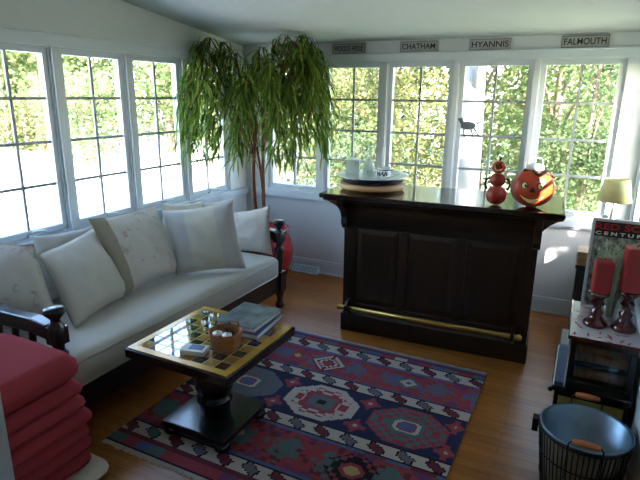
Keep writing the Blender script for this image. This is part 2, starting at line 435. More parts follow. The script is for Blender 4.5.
# ------------------------------------------------------------------ place-name signs on the head casing
def sign(x0, x1, body, label, z1=2.128):
    t = thing('wall_sign', ((x0+x1)/2, -.012, 2.042), label, 'sign', 'place-name boards above the back windows')
    o = MB(); o.bx(x0, x1, -.018, -.001, 2.042, z1); o.build('board', M['sign'], t, .002)
    f = MB(); zc = (2.042+z1)/2
    for z in (2.047, z1-.007): f.bx(x0+.005, x1-.005, -.0195, -.018, z, z+.002)
    for x in (x0+.005, x1-.007): f.bx(x, x+.002, -.0195, -.018, 2.049, z1-.007)
    f.build('border_line', M['ink'], t)
    if body:
        mx = Matrix.Translation(((x0+x1)/2, -.0185, zc-.001)) @ Matrix.Rotation(PI/2, 4, 'X')
        text('lettering', body, .062, mx, M['ink'], t, (x1-x0)*.88)
sign(.36, .67, '', 'grey wooden sign half hidden behind the tall weeping plant')
sign(.953, 1.262, 'WOODS HOLE', 'grey wooden sign just right of the plant, first that is not hidden')
sign(1.572, 1.885, 'CHATHAM', 'grey wooden sign lettered CHATHAM above the back windows')
sign(2.133, 2.443, 'HYANNIS', 'grey wooden sign lettered HYANNIS above the back windows')
sign(2.79, 3.10, 'FALMOUTH', 'grey wooden sign lettered FALMOUTH at the right end of the row')

# ------------------------------------------------------------------ rug
def rug():
    x0, x1, y0, y1 = 1.06, 2.672, -2.84, -1.275
    C = .0104
    nx, ny = int((x1-x0)/C), int((y1-y0)/C)
    cols = {'w': (.70, .66, .62), 'r': (.56, .24, .28), 'd': (.40, .18, .21), 'n': (.16, .17, .29), 'b': (.32, .37, .53), 'g': (.32, .41, .41), 'p': (.38, .24, .38), 'k': (.13, .11, .13), 'y': (.72, .62, .40), 'e': (.40, .38, .42), 't': (.52, .30, .28)}
    keys = list(cols); ki = {k: i for i, k in enumerate(keys)}
    mats = [cloth('kilim_'+k, c) for k, c in cols.items()]
    def h(a, b_): 
        return (math.sin(a*127.1+b_*311.7)*43758.5453) % 1
    def zig(u, v, hgt, ph):
        # white band with slanted hooked lozenges, alternating dark and red
        per = .15; q = ((u+ph)/per); i = math.floor(q); f = q-i; s = v/hgt
        if s < .08 or s > .92: return 'k'
        sk = f - .45*(s-.5)
        d = abs(sk-.5)/.36 + abs(s-.5)/.55
        if d < .78: return ('e' if h(i, 1) > .5 else 'g') if i % 2 else 'd'
        if d < .98: return 'k'
        return 'w'
    def wide(u, v, hgt, seed):
        # mottled field of stepped hooks with a few bright motifs
        a, c = math.floor(u/.031), math.floor(v/.026)
        s = v/hgt
        for cx, kind in ((.66, 'W'), (1.2, 'D'), (.18, 'd'), (.43, 'D2')) if seed == 1 else ((1.2, 'K'), (.55, 'D'), (.25, 'G'), (1.5, 'D2')):
            du, dv = abs(u-cx), abs(s-.5)*hgt
            if kind == 'W':
                m = du/.115+dv/.115
                if m < .3: return 'r'
                if m < 1.0 and ((math.floor(du/.02)+math.floor(dv/.02)) % 2 == 0 or m > .75) and not (du < .012 and dv > .05): return 'w'
                if m < 1.12: return 'd'
            elif kind == 'D':
                m = du/.055+dv/.05
                if m < .4: return 'b'
                if m < 1: return 'w'
                if m < 1.5: return 'g'
            elif kind == 'D2':
                m = du/.03+dv/.03
                if m < 1: return 'w' if seed != 1 else 'y'
            elif kind == 'K':
                m = max(du/.13, dv/.11, (du/.17+dv/.15))
                if m < .3: return 'y'
                if m < .5: return 'r'
                if m < 1 and (math.floor(du/.026)+math.floor(dv/.026)) % 3 != 1: return 'k'
            else:
                m = du/.05+dv/.05
                if m < 1: return 'e'
        w = math.sin(u*2*PI/.26)*.5+math.cos((s-.5)*PI*2)*.6+(h(a, c+seed)-.5)*.9
        if abs(s-.5) > .44: return 'b' if h(math.floor(u/.12), seed) > .5 else ('d' if h(math.floor(u/.12), seed) > .25 else 'p')
        if w > .75: return 'g' if seed == 2 else 'e'
        if w > .45: return 'b' if seed == 1 else 'g'
        if w < -.75: return 'p'
        return 'r' if h(a, c*3+seed) > .2 else 't' if seed == 1 else 'd'
    def medal(u, v):
        s = v-.19
        for k, cx in enumerate((-.19, .32, .82, 1.33)):
            du, dv = abs(u-cx), abs(s)
            m = max(du/.215, dv/.165, (du/.215+dv/.165)/1.38)
            if m < 1:
                if k % 2 == 0:   # white hooked medallion
                    if max(du/.06, dv/.045) < .4: return 'k'
                    if max(du/.06, dv/.045) < .75: return 'g'
                    if max(du/.075, dv/.06) < 1: return 'e'
                    if du < .105 and dv < .08 and max(du/.105, dv/.08) > .72: return 'r'
                    if m > .87: return 'w'
                    a_ = math.floor((du+.01)/.042) % 2; b_ = math.floor((dv+.005)/.036) % 2
                    if m > .76: return 'r' if a_ and b_ else 'w'
                    if m > .52: return 'w' if a_ == b_ else 'r'
                    return 'w' if m > .44 else 'r'
                else:
                    q = max(du/.085, dv/.065, (du/.085+dv/.065)/1.6)
                    if q < .5: return 'b'
                    if q < .62: return 'r'
                    if q < .85: return 'w'
                    if q < 1.1: return 'g'
                    if k == 1 and m > .5: return 'e' if (math.floor(du/.03)+math.floor(dv/.03)) % 3 else 'g'
                    hk = (math.floor(du/.034)+math.floor(dv/.03)) % 2
                    return 'g' if hk and m < .95 else 'r'
        for cx in (.065, .57, 1.075, 1.56):
            for cy in (-.115, .115):
                du, dv = abs(u-cx), abs(s-cy)
                if du+dv < .014: return 'w'
                if (du+dv < .055 and max(du, dv) < .04) or (du < .014 and dv < .06) or (dv < .014 and du < .06): return 'r' if du+dv > .03 else 't'
        return 'n'
    def stripe(u, v, hgt, seed):
        if v/hgt < .2 or v/hgt > .85: return 'd' if v/hgt < .2 else 'k'
        r_ = h(math.floor(u/.085), seed)
        return 'r' if r_ < .45 else 'b' if r_ < .6 else 'g' if r_ < .75 else 'p' if r_ < .92 else 'w'
    def px(i, j):
        u = i*C; v = (ny-1-j)*C      # v from the far edge
        V = v
        for hgt, fn in ((.02, lambda u, v: 'b'), (.065, lambda u, v: stripe(u, v, .065, 3)), (.10, lambda u, v: zig(u, v, .10, 0)), (.28, lambda u, v: wide(u, v, .28, 1)), (.10, lambda u, v: zig(u, v, .10, .07)),
                        (.38, medal), (.10, lambda u, v: zig(u, v, .10, .03)), (.31, lambda u, v: wide(u, v, .31, 2)), (.10, lambda u, v: zig(u, v, .10, .05)), (9, lambda u, v: stripe(u, v, .11, 5))):
            if V < hgt: return fn(u, V)
            V -= hgt
        return 'r'
    b = MB(); H = .007
    vs = [(x0+i*C, y0+j*C, H+.0006*noise.noise((i*.4, j*.4, 0))) for j in range(ny+1) for i in range(nx+1)]
    b.v = [Vector(p) for p in vs]
    for j in range(ny):
        for i in range(nx):
            a = j*(nx+1)+i; b.f.append([a, a+1, a+nx+2, a+nx+1]); b.mi.append(ki[px(i, j)]); b.sm.append(False)
    xe, ye = x0+nx*C, y0+ny*C
    b.add([(x0, y0, .001), (xe, y0, .001), (xe, ye, .001), (x0, ye, .001), (x0, y0, H), (xe, y0, H), (xe, ye, H), (x0, ye, H)], [(0, 1, 5, 4), (1, 2, 6, 5), (2, 3, 7, 6), (3, 0, 4, 7)], ki['d'])
    t = thing('area_rug', ((x0+xe)/2, (y0+ye)/2, 0), 'red and navy woven kilim rug with hooked medallions on the oak floor', 'rug')
    b.build('woven_field', mats, t)
    for y, sg in ((y0, -1), (ye, 1)):
        f = MB(); nn = 150
        for k in range(nn):
            x = x0+(xe-x0)*(k+.5)/nn; L_ = .022+.012*random.random(); dx = random.uniform(-.006, .006)
            f.add([(x-.0052, y, .003), (x+.0052, y, .003), (x+.004+dx, y+sg*L_, .002), (x-.004+dx, y+sg*L_, .002), (x-.0052, y, .006), (x+.0052, y, .006), (x+.004+dx, y+sg*L_, .004), (x-.004+dx, y+sg*L_, .004)],
                  [(3, 2, 1, 0), (4, 5, 6, 7), (0, 1, 5, 4), (1, 2, 6, 5), (2, 3, 7, 6), (3, 0, 4, 7)])
        f.build('fringe', mats[0], t)
rug()

# ------------------------------------------------------------------ bar
def bar():
    W0, Dp = 1.29, .44                       # base width, depth; local origin = front-left base corner, y into the room's back
    t = thing('home_bar', (0, 0, 0), 'dark walnut panelled home bar with a brass foot rail, before the back windows', 'bar')
    bm = MB(); bm.bx(.02, W0-.02, .02, Dp, .0, .92)
    bm.build('body', M['dark'], t, .004)
    pl = MB(); pl.bx(-.01, W0+.01, -.005, .02, .0, .135); pl.bx(-.01, .02, .02, Dp, 0, .135); pl.bx(W0-.02, W0+.01, .02, Dp, 0, .135)
    pl.prism([(-.005, .135), (.02, .135), (.02, .155)], 0, 0, W0)
    pl.build('plinth', M['dark'], t, .005)
    # frame and raised panels
    fr = MB()
    fr.bx(.0, W0, .008, .02, .155, .225); fr.bx(0, W0, .008, .02, .80, .93)
    xs = [0, .10, .40, .445, .845, .89, 1.19, 1.29]
    edges = [(0, .09), (.405, .465), (.80, .86), (1.20, 1.29)]
    for a, c in edges: fr.bx(a, c, .008, .02, .225, .80)
    fr.build('face_frame', M['dark'], t, .004)
    for a, c in ((.09, .405), (.465, .80), (.86, 1.20)):
        p = MB(); i = .035
        x0, x1, z0, z1 = a+.008, c-.008, .233, .792
        p.add([(x0, .019, z0), (x1, .019, z0), (x1, .019, z1), (x0, .019, z1), (x0+i, .009, z0+i), (x1-i, .009, z0+i), (x1-i, .009, z1-i), (x0+i, .009, z1-i)],
              [(4, 5, 6, 7), (0, 1, 5, 4), (1, 2, 6, 5), (2, 3, 7, 6), (3, 0, 4, 7), (3, 2, 1, 0)])
        p.build('raised_panel', M['dark'], t)
    # coved frieze under the top, ends flare out
    prof = [(0, .80), (0, .86), (.004, .885), (.02, .915), (.05, .955), (.085, .985), (.115, 1.0), (.125, 1.018)]
    cv = MB(); vs, fs = [], []
    for d, z in prof: vs += [(-d, -d+.008, z+0), (W0+d, -d+.008, z), (W0+d, Dp+.02, z), (-d, Dp+.02, z)]
    for j in range(len(prof)-1):
        for i in range(4): fs.append((j*4+i, j*4+(i+1) % 4, j*4+4+(i+1) % 4, j*4+4+i))
    fs += [(3, 2, 1, 0), tuple(len(prof)*4-4+i for i in range(4))]
    cv.add(vs, fs); cv.build('coved_cornice', M['dark'], t)
    for x in (-.012, W0-.035):
        c = MB(); c.prism([(-.135, 1.015), (-.10, .955), (-.055, .915), (-.03, .87), (-.035, .83), (-.012, .795), (.012, .78), (.012, 1.015)], 0, x, x+.047)
        c.build('corbel', M['dark'], t, .004)
    tp = MB(); tp.bx(-.135, W0+.125, -.145, .475, 1.018, 1.05)
    tp.build('bar_top', M['darkh'], t, .006)
    r = MB(); r.tube([(.01, -.075, .212), (W0-.055, -.075, .212)], .0165, 14)
    for x in (.005, W0-.05): r.ball((x, -.075, .212), .021, 12)
    r.build('foot_rail', M['brass'], t)
    for x in (.05, W0-.10):
        k = MB(); k.prism([(0.0, .13), (-.10, .185), (-.10, .235), (0, .26)], 0, x, x+.022); k.build('rail_bracket', M['brass'] if 0 else M['dark'], t, .003)
    t.rotation_euler.z = math.atan2(.074, 1.288); t.location = (1.577, -1.083, 0)
    return t
bar()

# ------------------------------------------------------------------ camera frame helpers (photograph calibration, used to find positions on the room's surfaces)
CP = (1.05551546, .26862697, -.46366218, .01072238); CL = Vector((3.06067112, -4.42833665, 1.7)); FP = CP[0]*500
fw = Vector((math.sin(CP[2])*math.cos(CP[1]), math.cos(CP[2])*math.cos(CP[1]), -math.sin(CP[1])))
rt = fw.cross(Vector((0, 0, 1))).normalized(); up = rt.cross(fw)
rt, up = rt*math.cos(CP[3])+up*math.sin(CP[3]), -rt*math.sin(CP[3])+up*math.cos(CP[3])
def ray(x, y): return (fw*FP+rt*(x-320)-up*(y-240)).normalized()
def on(x, y, ax, val):
    d = ray(x, y); return CL+d*((val-CL[ax])/d[ax])

# ------------------------------------------------------------------ sofa
def turned(mb, x, y, z0, z1, r=.035, n=18):
    H = z1-z0
    prof = [(r*.55, 0), (r*.95, .02), (r*1.05, .05), (r*.7, .075), (r*.6, .10), (r*.85, .16), (r*1.05, .22), (r*.75, .27), (r*.7, .30), (r*1.1, .32), (r*1.1, .34), (r*.7, .36),
            (r*.62, .45), (r*.8, .52), (r*.95, .58), (r*.7, .63), (r*1.05, .66), (r*1.05, .69), (r*.7, .71), (r*.7, .74), (r*.95, .78), (r*1.0, .88), (r*.62, .895), (r*.58, .92), (r*.8, .935), (r*1.25, .962), (r*1.3, .985), (r*1.05, 1.0), (r*.3, 1.004), (1e-5, 1.004)]
    mb.lathe([(a, c*H) for a, c in prof], (x, y, z0), n)
def sofa():
    xf, xb, yn, yf = .955, .12, -2.955, -.945
    t = thing('daybed_sofa', ((xf+xb)/2, (yn+yf)/2, 0), 'long dark mahogany daybed sofa with turned posts and pale mattress, under the left windows', 'sofa')
    for x in (xf, xb):
        for y in (yn, yf):
            p = MB(); turned(p, x, y, 0, .742 if x == xf else .80, .038)
            p.box((x, y, .235), (.074, .074, .17)); p.box((x, y, .605), (.07, .07, .085))
            p.build('post', M['sofa'], t)
    r = MB(); r.bx(xf-.02, xf+.012, yn+.037, yf-.037, .15, .30); r.build('front_rail', M['sofa'], t, .006)
    r = MB(); r.bx(xb-.015, xb+.015, yn+.037, yf-.037, .15, .30); r.bx(xb-.012, xb+.012, yn+.037, yf-.037, .62, .72); r.build('back_rail', M['sofa'], t, .006)
    s = MB(); s.bx(xb+.02, xf-.025, yn+.04, yf-.04, .26, .285)
    s.build('seat_deck', M['sofa'], t)
    for y in (yn, yf):
        a = MB()
        pts = [(xf-.03, .655), (xf-.15, .668), (.6, .662), (.4, .68), (xb+.03, .74)]
        poly = [(x, z) for x, z in pts]+[(x, z-.075) for x, z in reversed(pts)]
        a.prism(poly, 1, y-.034, y+.034); a.build('arm_rest', M['sofa'], t, .01)
        a = MB(); a.bx(xb+.035, xf-.037, y-.014, y+.014, .17, .28); a.build('side_rail', M['sofa'], t, .004)
        for k in range(5):
            x = .25+.13*k
            q = MB(); q.lathe([(.012, 0), (.016, .05), (.022, .12), (.013, .17), (.02, .19), (.013, .21), (.018, .28), (.012, .325)], (x, y, .275), 10)
            q.build('spindle', M['sofa'], t)
    # mattress: rounded slab with welt and slight sag
    m = MB(); x0, x1, y0, y1, z0, z1 = .155, .975, yn+.045, yf-.05, .287, .462
    nx, ny = 14, 40; vs = []
    def pt(u, v, top):
        x = x0+(x1-x0)*u; y = y0+(y1-y0)*v
        e = min(u, 1-u)*(x1-x0); g = min(v, 1-v)*(y1-y0); d = min(e, g)
        rnd = .05; k = 0 if d > rnd else rnd-math.sqrt(max(0, rnd*rnd-(rnd-d)**2))
        z = (z1-k*.8+.006*noise.noise((x*5, y*4, 1))) if top else z0+k*.25
        return (x, y, z)
    for top in (1, 0):
        for j in range(ny+1):
            for i in range(nx+1):
                u = .5-.5*math.cos(PI*i/nx); v = .5-.5*math.cos(PI*j/ny) if 0 else j/ny
                if j in (1, ny-1): v = (.012 if j == 1 else .988)
                vs.append(pt(u, v, top))
    S = (nx+1)*(ny+1); fs = []
    for j in range(ny):
        for i in range(nx):
            a = j*(nx+1)+i; fs.append((a, a+1, a+nx+2, a+nx+1)); fs.append((S+a+nx+1, S+a+nx+2, S+a+1, S+a))
    rim = [i for i in range(nx+1)]+[j*(nx+1)+nx for j in range(1, ny+1)]+[ny*(nx+1)+i for i in range(nx-1, -1, -1)]+[j*(nx+1) for j in range(ny-1, 0, -1)]
    for a, c in zip(rim, rim[1:]+rim[:1]): fs.append((c, a, S+a, S+c))
    m.add(vs, fs, 0, True); mo = m.build('mattress', M['mattress'], t)
    w = MB()
    for z in (.30, .425):
        w.tube([(x1+.002, y0+.03, z), (x1+.002, (y0+y1)/2, z), (x1+.002, y1-.03, z)], .0045, 6)
    w.build('piping', M['mattress'], mo)
    return t
sofa()

def pillow(quad, h, th, m, label, seed, z=.475, pinch=.085):
    """quad: its four corners BL, BR, TR, TL in the room (2-tuples are sightings: the lower ones lie on the mattress, the upper ones h above them)"""
    BL, BR, TR, TL = quad
    fx = lambda q: q if isinstance(q, Vector) else on(*q, 2, z)
    BL, BR = fx(BL), fx(BR)
    def upper(q, base):
        if isinstance(q, Vector): return q
        d = ray(*q); w = CL-base; bq = d.dot(w); disc = bq*bq-(w.dot(w)-h*h)
        return CL+d*(-bq+math.sqrt(disc) if disc > 0 else -bq)
    TL, TR = upper(TL, BL), upper(TR, BR)
    mid = (BL+BR)/2; U = ((TL+TR)/2-mid).normalized(); R_ = BR-BL+TR-TL; R_ = (R_-U*R_.dot(U)).normalized(); Nn = U.cross(R_)
    mx = Matrix(((R_.x, Nn.x, U.x, mid.x), (R_.y, Nn.y, U.y, mid.y), (R_.z, Nn.z, U.z, mid.z), (0, 0, 0, 1))); inv = mx.inverted()
    n = 22; b = MB(); vs = []
    for s in (1, -1):
        for j in range(n+1):
            for i in range(n+1):
                u, v = 2*i/n-1, 2*j/n-1
                uu = u*(1-pinch*(1-v*v)*abs(u)); vv = v*(1-pinch*(1-u*u)*abs(v))
                a_, c_ = (uu+1)/2, (vv+1)/2
                P_ = BL*(1-a_)*(1-c_)+BR*a_*(1-c_)+TR*a_*c_+TL*(1-a_)*c_
                bl = ((1-u*u)*(1-v*v))**.40
                sag = 1-.22*v
                wr = .016*noise.noise((u*1.6+seed, v*1.6, s*.5))*bl+.007*noise.noise((u*4+seed, v*4, s))*bl
                g = abs(abs(u)-abs(v)); cr = .012*math.exp(-g*g*30)*math.sin((abs(u)+abs(v))*9+seed)*(u*u*v*v)**.5*bl**.3
                L_ = inv @ P_
                vs.append((L_.x, L_.y+s*bl*th/2*sag+wr+cr, L_.z))
    S = (n+1)**2; fs = []
    for j in range(n):
        for i in range(n):
            a = j*(n+1)+i; fs.append((a, a+1, a+n+2, a+n+1)); fs.append((S+a+n+1, S+a+n+2, S+a+1, S+a))
    rim = [i for i in range(n+1)]+[j*(n+1)+n for j in range(1, n+1)]+[n*(n+1)+i for i in range(n-1, -1, -1)]+[j*(n+1) for j in range(n-1, 0, -1)]
    for a, c in zip(rim, rim[1:]+rim[:1]): fs.append((c, a, S+a, S+c))
    b.add(vs, fs, 0, True); o = b.build('throw_pillow', m); o.matrix_world = mx
    return tag(o, label, 'pillow', 'throw pillows along the daybed')
V = Vector
M['floral_edge'] = cloth('floral_linen_with_tan_side', (.79, .755, .71), 'floral_edge', (.62, .42, .42), (.56, .56, .50))
# front row
pillow(((121, 299), (183, 272), (155, 203), (88, 219)), .56, .17, M['floral_edge'], 'cream pillow with faint rose print, between the plain and the striped pillow', 2)
pillow(((176, 276), (247, 269), (233, 200), (162, 211)), .50, .15, M['stripe'], 'pillow with pale centre stripe and grey sides, in front of the far group', 3)
pillow(((75, 329), (132, 293), (94, 225), (36, 254)), .54, .17, M['linen'], 'plain beige pillow tilted forward in front, second from the near arm', 4)
pillow(((-45, 335), (67, 331), (34, 244), (-30, 236)), .54, .17, M['floral'], 'cream pillow with faint print resting against the near sofa arm', 5)
pillow((V((.58, -1.09, .475)), V((.95, -1.035, .475)), on(270, 205, 1, -.99), on(229, 212, 1, -1.02)), .44, .10, M['floral'], 'cream rose-print pillow standing against the far sofa arm', 6)
# back row against the window wall
pillow((V((.30, -2.68, .475)), V((.30, -2.1, .475)), on(97, 224, 0, .17), on(33, 236, 0, .17)), .42, .12, M['linen2'], 'grey pillow behind, its top showing under the second window crank', 7)
pillow((V((.32, -1.62, .475)), V((.32, -1.22, .475)), on(203, 201, 0, .17), on(162, 203, 0, .17)), .42, .11, M['linen'], 'pale pillow hidden mostly behind the striped pillow', 8)
pillow((V((.30, -1.19, .475)), V((.42, -1.12, .475)), on(237, 196, 0, .20), on(202, 203, 0, .17)), .42, .09, M['floral'], 'rose-print pillow leaning in the far back corner of the sofa', 9)

# ------------------------------------------------------------------ coffee table
def coffee_table():
    x0, x1, y0, y1, zt = 1.18, 1.79, -2.775, -2.17, .51
    cx, cy = 1.487, -2.488
    t = thing('pedestal_table', (cx, cy, .007), 'low black pedestal coffee table with a black and gold checkered top, on the rug', 'table')
    o = MB(); o.bx(x0, x1, y0, y1, zt-.05, zt-.004); o.build('tabletop', M['ebony'], t, .006)
    f = MB(); e = .010; w = .036
    for a in ((x0+e, x1-e, y0+e, y0+e+w), (x0+e, x1-e, y1-e-w, y1-e), (x0+e, x0+e+w, y0+e+w, y1-e-w), (x1-e-w, x1-e, y0+e+w, y1-e-w)):
        f.bx(*a, zt-.004, zt+.0018)
    f.build('gold_border', M['gold'], t)
    c = MB(); a0, a1, b0, b1 = x0+e+w, x1-e-w, y0+e+w, y1-e-w
    c.bx(a0, a1, b0, b1, zt-.004, zt+.0003, 2)
    nn = 8; sx, sy = (a1-a0)/nn, (b1-b0)/nn; g = .0035
    for i in range(nn):
        for j in range(nn):
            c.bx(a0+i*sx+g, a0+(i+1)*sx-g, b0+j*sy+g, b0+(j+1)*sy-g, zt-.002, zt+.0008, (i+j) % 2)
    c.build('checker_tiles', [M['goldtile'], M['blacktile'], M['paleline']], t)
    p = MB(); p.lathe([(.080, .085), (.078, .135), (.074, .15), (.090, .155), (.096, .17), (.090, .185), (.076, .193), (.082, .205), (.098, .235), (.102, .31), (.098, .40), (.10, .432), (.12, .455)], (cx, cy, .005), 32)
    p.build('pedestal', M['ebony'], t)
    q = MB(); q.bx(cx-.195, cx+.195, cy-.195, cy+.195, .055, .092); q.build('base_slab', M['ebony'], t, .008)
    for sx_ in (-1, 1):
        for sy_ in (-1, 1):
            k = MB(); k.lathe([(.022, 0), (.04, .012), (.044, .026), (.038, .042), (.03, .05)], (cx+sx_*.158, cy+sy_*.158, .0075), 16)
            k.build('bun_foot', M['ebony'], t)
coffee_table()
TZ = .5125
def book(cx, cy, z, w, d, h, rot, cov, label, spine=0):
    t = thing('hardcover_book', (cx, cy, z), label, 'book', 'books on the coffee table')
    mx = Matrix.Translation((cx, cy, z)) @ Matrix.Rotation(rot, 4, 'Z')
    c = MB(); c.box((0, 0, .0015), (w, d, .003), 0, mx); c.box((0, 0, h-.0015), (w, d, .003), 0, mx); c.box((-w/2+.002, 0, h/2), (.004, d, h-.006), 0, mx)
    c.build('cover', cov, t)
    p = MB(); p.box((0.002, 0, h/2), (w-.012, d-.010, h-.006), 0, mx); p.build('page_block', M['paper'], t)
book(1.57, -2.275, TZ, .25, .30, .030, .10, M['coverb'], 'blue-covered book at the bottom of the pile on the checkered table')
book(1.565, -2.27, TZ+.031, .235, .285, .026, .04, M['cover'], 'grey photo-covered book on top of the pile on the checkered table')
def table_basket():
    cx, cy, z = 1.605, -2.535, TZ
    t = thing('wooden_bowl', (cx, cy, z), 'small eight-sided pale wooden basket holding round pieces, on the checkered table', 'basket')
    o = MB(); n = 8
    def ring(r, zz): return [(cx+r*math.cos(2*PI*(i+.5)/n), cy+r*math.sin(2*PI*(i+.5)/n), zz) for i in range(n)]
    vs = ring(.072, z)+ring(.086, z+.085)+ring(.080, z+.085)+ring(.066, z+.008)
    fs = [tuple(reversed(range(n)))]+[(k*n+i, k*n+(i+1) % n, (k+1)*n+(i+1) % n, (k+1)*n+i) for k in range(3) for i in range(n)]+[tuple(3*n+i for i in range(n))]
    o.add(vs, fs); o.build('bowl_wall', M['wicker'], t, .002)
    h = MB(); h.tube([(cx-.03, cy+.072, z+.086), (cx-.022, cy+.076, z+.102), (cx+.022, cy+.076, z+.102), (cx+.03, cy+.072, z+.086)], .006, 8); h.build('rim_handle', M['wicker'], t)
    return cx, cy, z
cx_, cy_, z_ = table_basket()
k = 0
for (dx, dy, dz, m, nm, lab) in ((-.028, -.02, .010, 'white', 0, 'white round game piece lying at the left in the wooden basket'), (.026, -.022, .010, 'white', 0, 'white round game piece lying at the right in the wooden basket'),
                           (0, .028, .010, 'black', 0, 'black round game piece lying at the back in the wooden basket'), (0, .03, .05, 'black', 0, 'black round game piece on top of the heap in the wooden basket'),
                           (-.026, -.024, .066, 'white', 1, 'uppermost white round game piece, left in the wooden basket'), (.026, -.020, .066, 'white', 1, 'uppermost white round game piece, right in the wooden basket')):
    o = MB(); o.lathe([(.018, 0), (.024, .003), (.025, .009), (.021, .012), (.015, .010), (.014, .014), (1e-5, .015)], (cx_+dx, cy_+dy, z_+dz), 18)
    if nm: o.lathe([(.006, .0148), (.006, .0165), (1e-5, .0165)], (cx_+dx, cy_+dy, z_+dz), 12, 1)
    tag(o.build('game_piece', [M[m], M['gold']]), lab, 'game piece', 'game pieces in the wooden basket')
for a in range(5):
    o = MB(); an = .4+a*1.2
    o.tube([(cx_+.03*math.cos(an), cy_+.02+.02*math.sin(an), z_+.05), (cx_-.022*math.cos(an), cy_+.02-.012*math.sin(an), z_+.088+.004*a)], .0022, 6)
    tag(o.build('thin_stick', M['black']), 'thin black stick poking up from the wooden basket', 'stick', 'black sticks in the wooden basket')
# small box in front
t = thing('card_box', (1.515, -2.66, TZ), 'small white card box with blue lid mark beside the wooden basket', 'box')
mx = Matrix.Translation((1.515, -2.655, TZ)) @ Matrix.Rotation(.25, 4, 'Z')
o = MB(); o.box((0, 0, .012), (.12, .075, .024), 0, mx); o.build('box_body', M['paper'], t, .002)
o = MB(); o.box((.01, .006, .025), (.07, .045, .002), 0, mx); o.build('blue_label', M['coverb'], t)

# ------------------------------------------------------------------ stack of red cushions
def stack():
    X1, Y1 = 1.24, -3.03
    xw, yw = .52, .52
    def cushion(z, h, x1, y1, xw, yw, m, label, cat='cushion', seed=0, group='stacked seat cushions'):
        n = 16; b = MB(); vs = []
        t = thing('seat_cushion', (x1-xw/2, y1-yw/2, z), label, cat, group)
        for s in (1, -1):
            for j in range(n+1):
                for i in range(n+1):
                    u, v = 2*i/n-1, 2*j/n-1
                    # rounded-square outline
                    k = (abs(u)**11+abs(v)**11)**(1/11.) if (u or v) else 1
                    mxm = max(abs(u), abs(v)); f = mxm/k if k else 1
                    e = 1-mxm; bl = min(1, e/.09); bl = math.sqrt(max(0, 1-(1-bl)**2))
                    zz = h/2+s*(h*.5)*(.40+.60*bl)+.004*noise.noise((u*3+seed, v*3, s*2.))*bl
                    vs.append((x1-xw/2+u*f*xw/2, y1-yw/2+v*f*yw/2, z+max(0, min(h*1.06, zz))))
        S = (n+1)**2; fs = []
        for j in range(n):
            for i in range(n):
                a = j*(n+1)+i; fs.append((a, a+1, a+n+2, a+n+1)); fs.append((S+a+n+1, S+a+n+2, S+a+1, S+a))
        rim = [i for i in range(n+1)]+[j*(n+1)+n for j in range(1, n+1)]+[n*(n+1)+i for i in range(n-1, -1, -1)]+[j*(n+1) for j in range(n-1, 0, -1)]
        for a, c in zip(rim, rim[1:]+rim[:1]): fs.append((c, a, S+a, S+c))
        b.add(vs, fs, 0, True); b.build('cushion_cover', m, t)
        w = MB(); pts = [b.v[a]*0.5+b.v[S+a]*0.5 for a in rim]; pts.append(pts[0])
        w.tube(pts, .0045, 6); w.build('piping', m, t)
    cushion(0.0, .065, X1+.045, Y1+.04, .56, .56, M['cream_cloth'], 'cream printed cushion at the foot of the red cushion stack', seed=50, group=None)
    z = .066
    names = ['red seat cushion lowest in the stack, on the cream cushion', 'red seat cushion second from the bottom of the stack', 'red seat cushion third from the bottom of the stack', 'red seat cushion in the middle of the stack, fourth up',
             'red seat cushion fifth up in the stack, third from top', 'red seat cushion just under the topmost one', 'topmost and thickest red seat cushion of the stack']
    for i, lab in enumerate(names):
        h = .070 if i < 6 else .13
        cushion(z, h, X1+random.uniform(-.012, .012)-.004*(i == 6)*3, Y1+random.uniform(-.012, .008), xw, yw, M['red'], lab, seed=i*3.1)
        z += h+.001
stack()

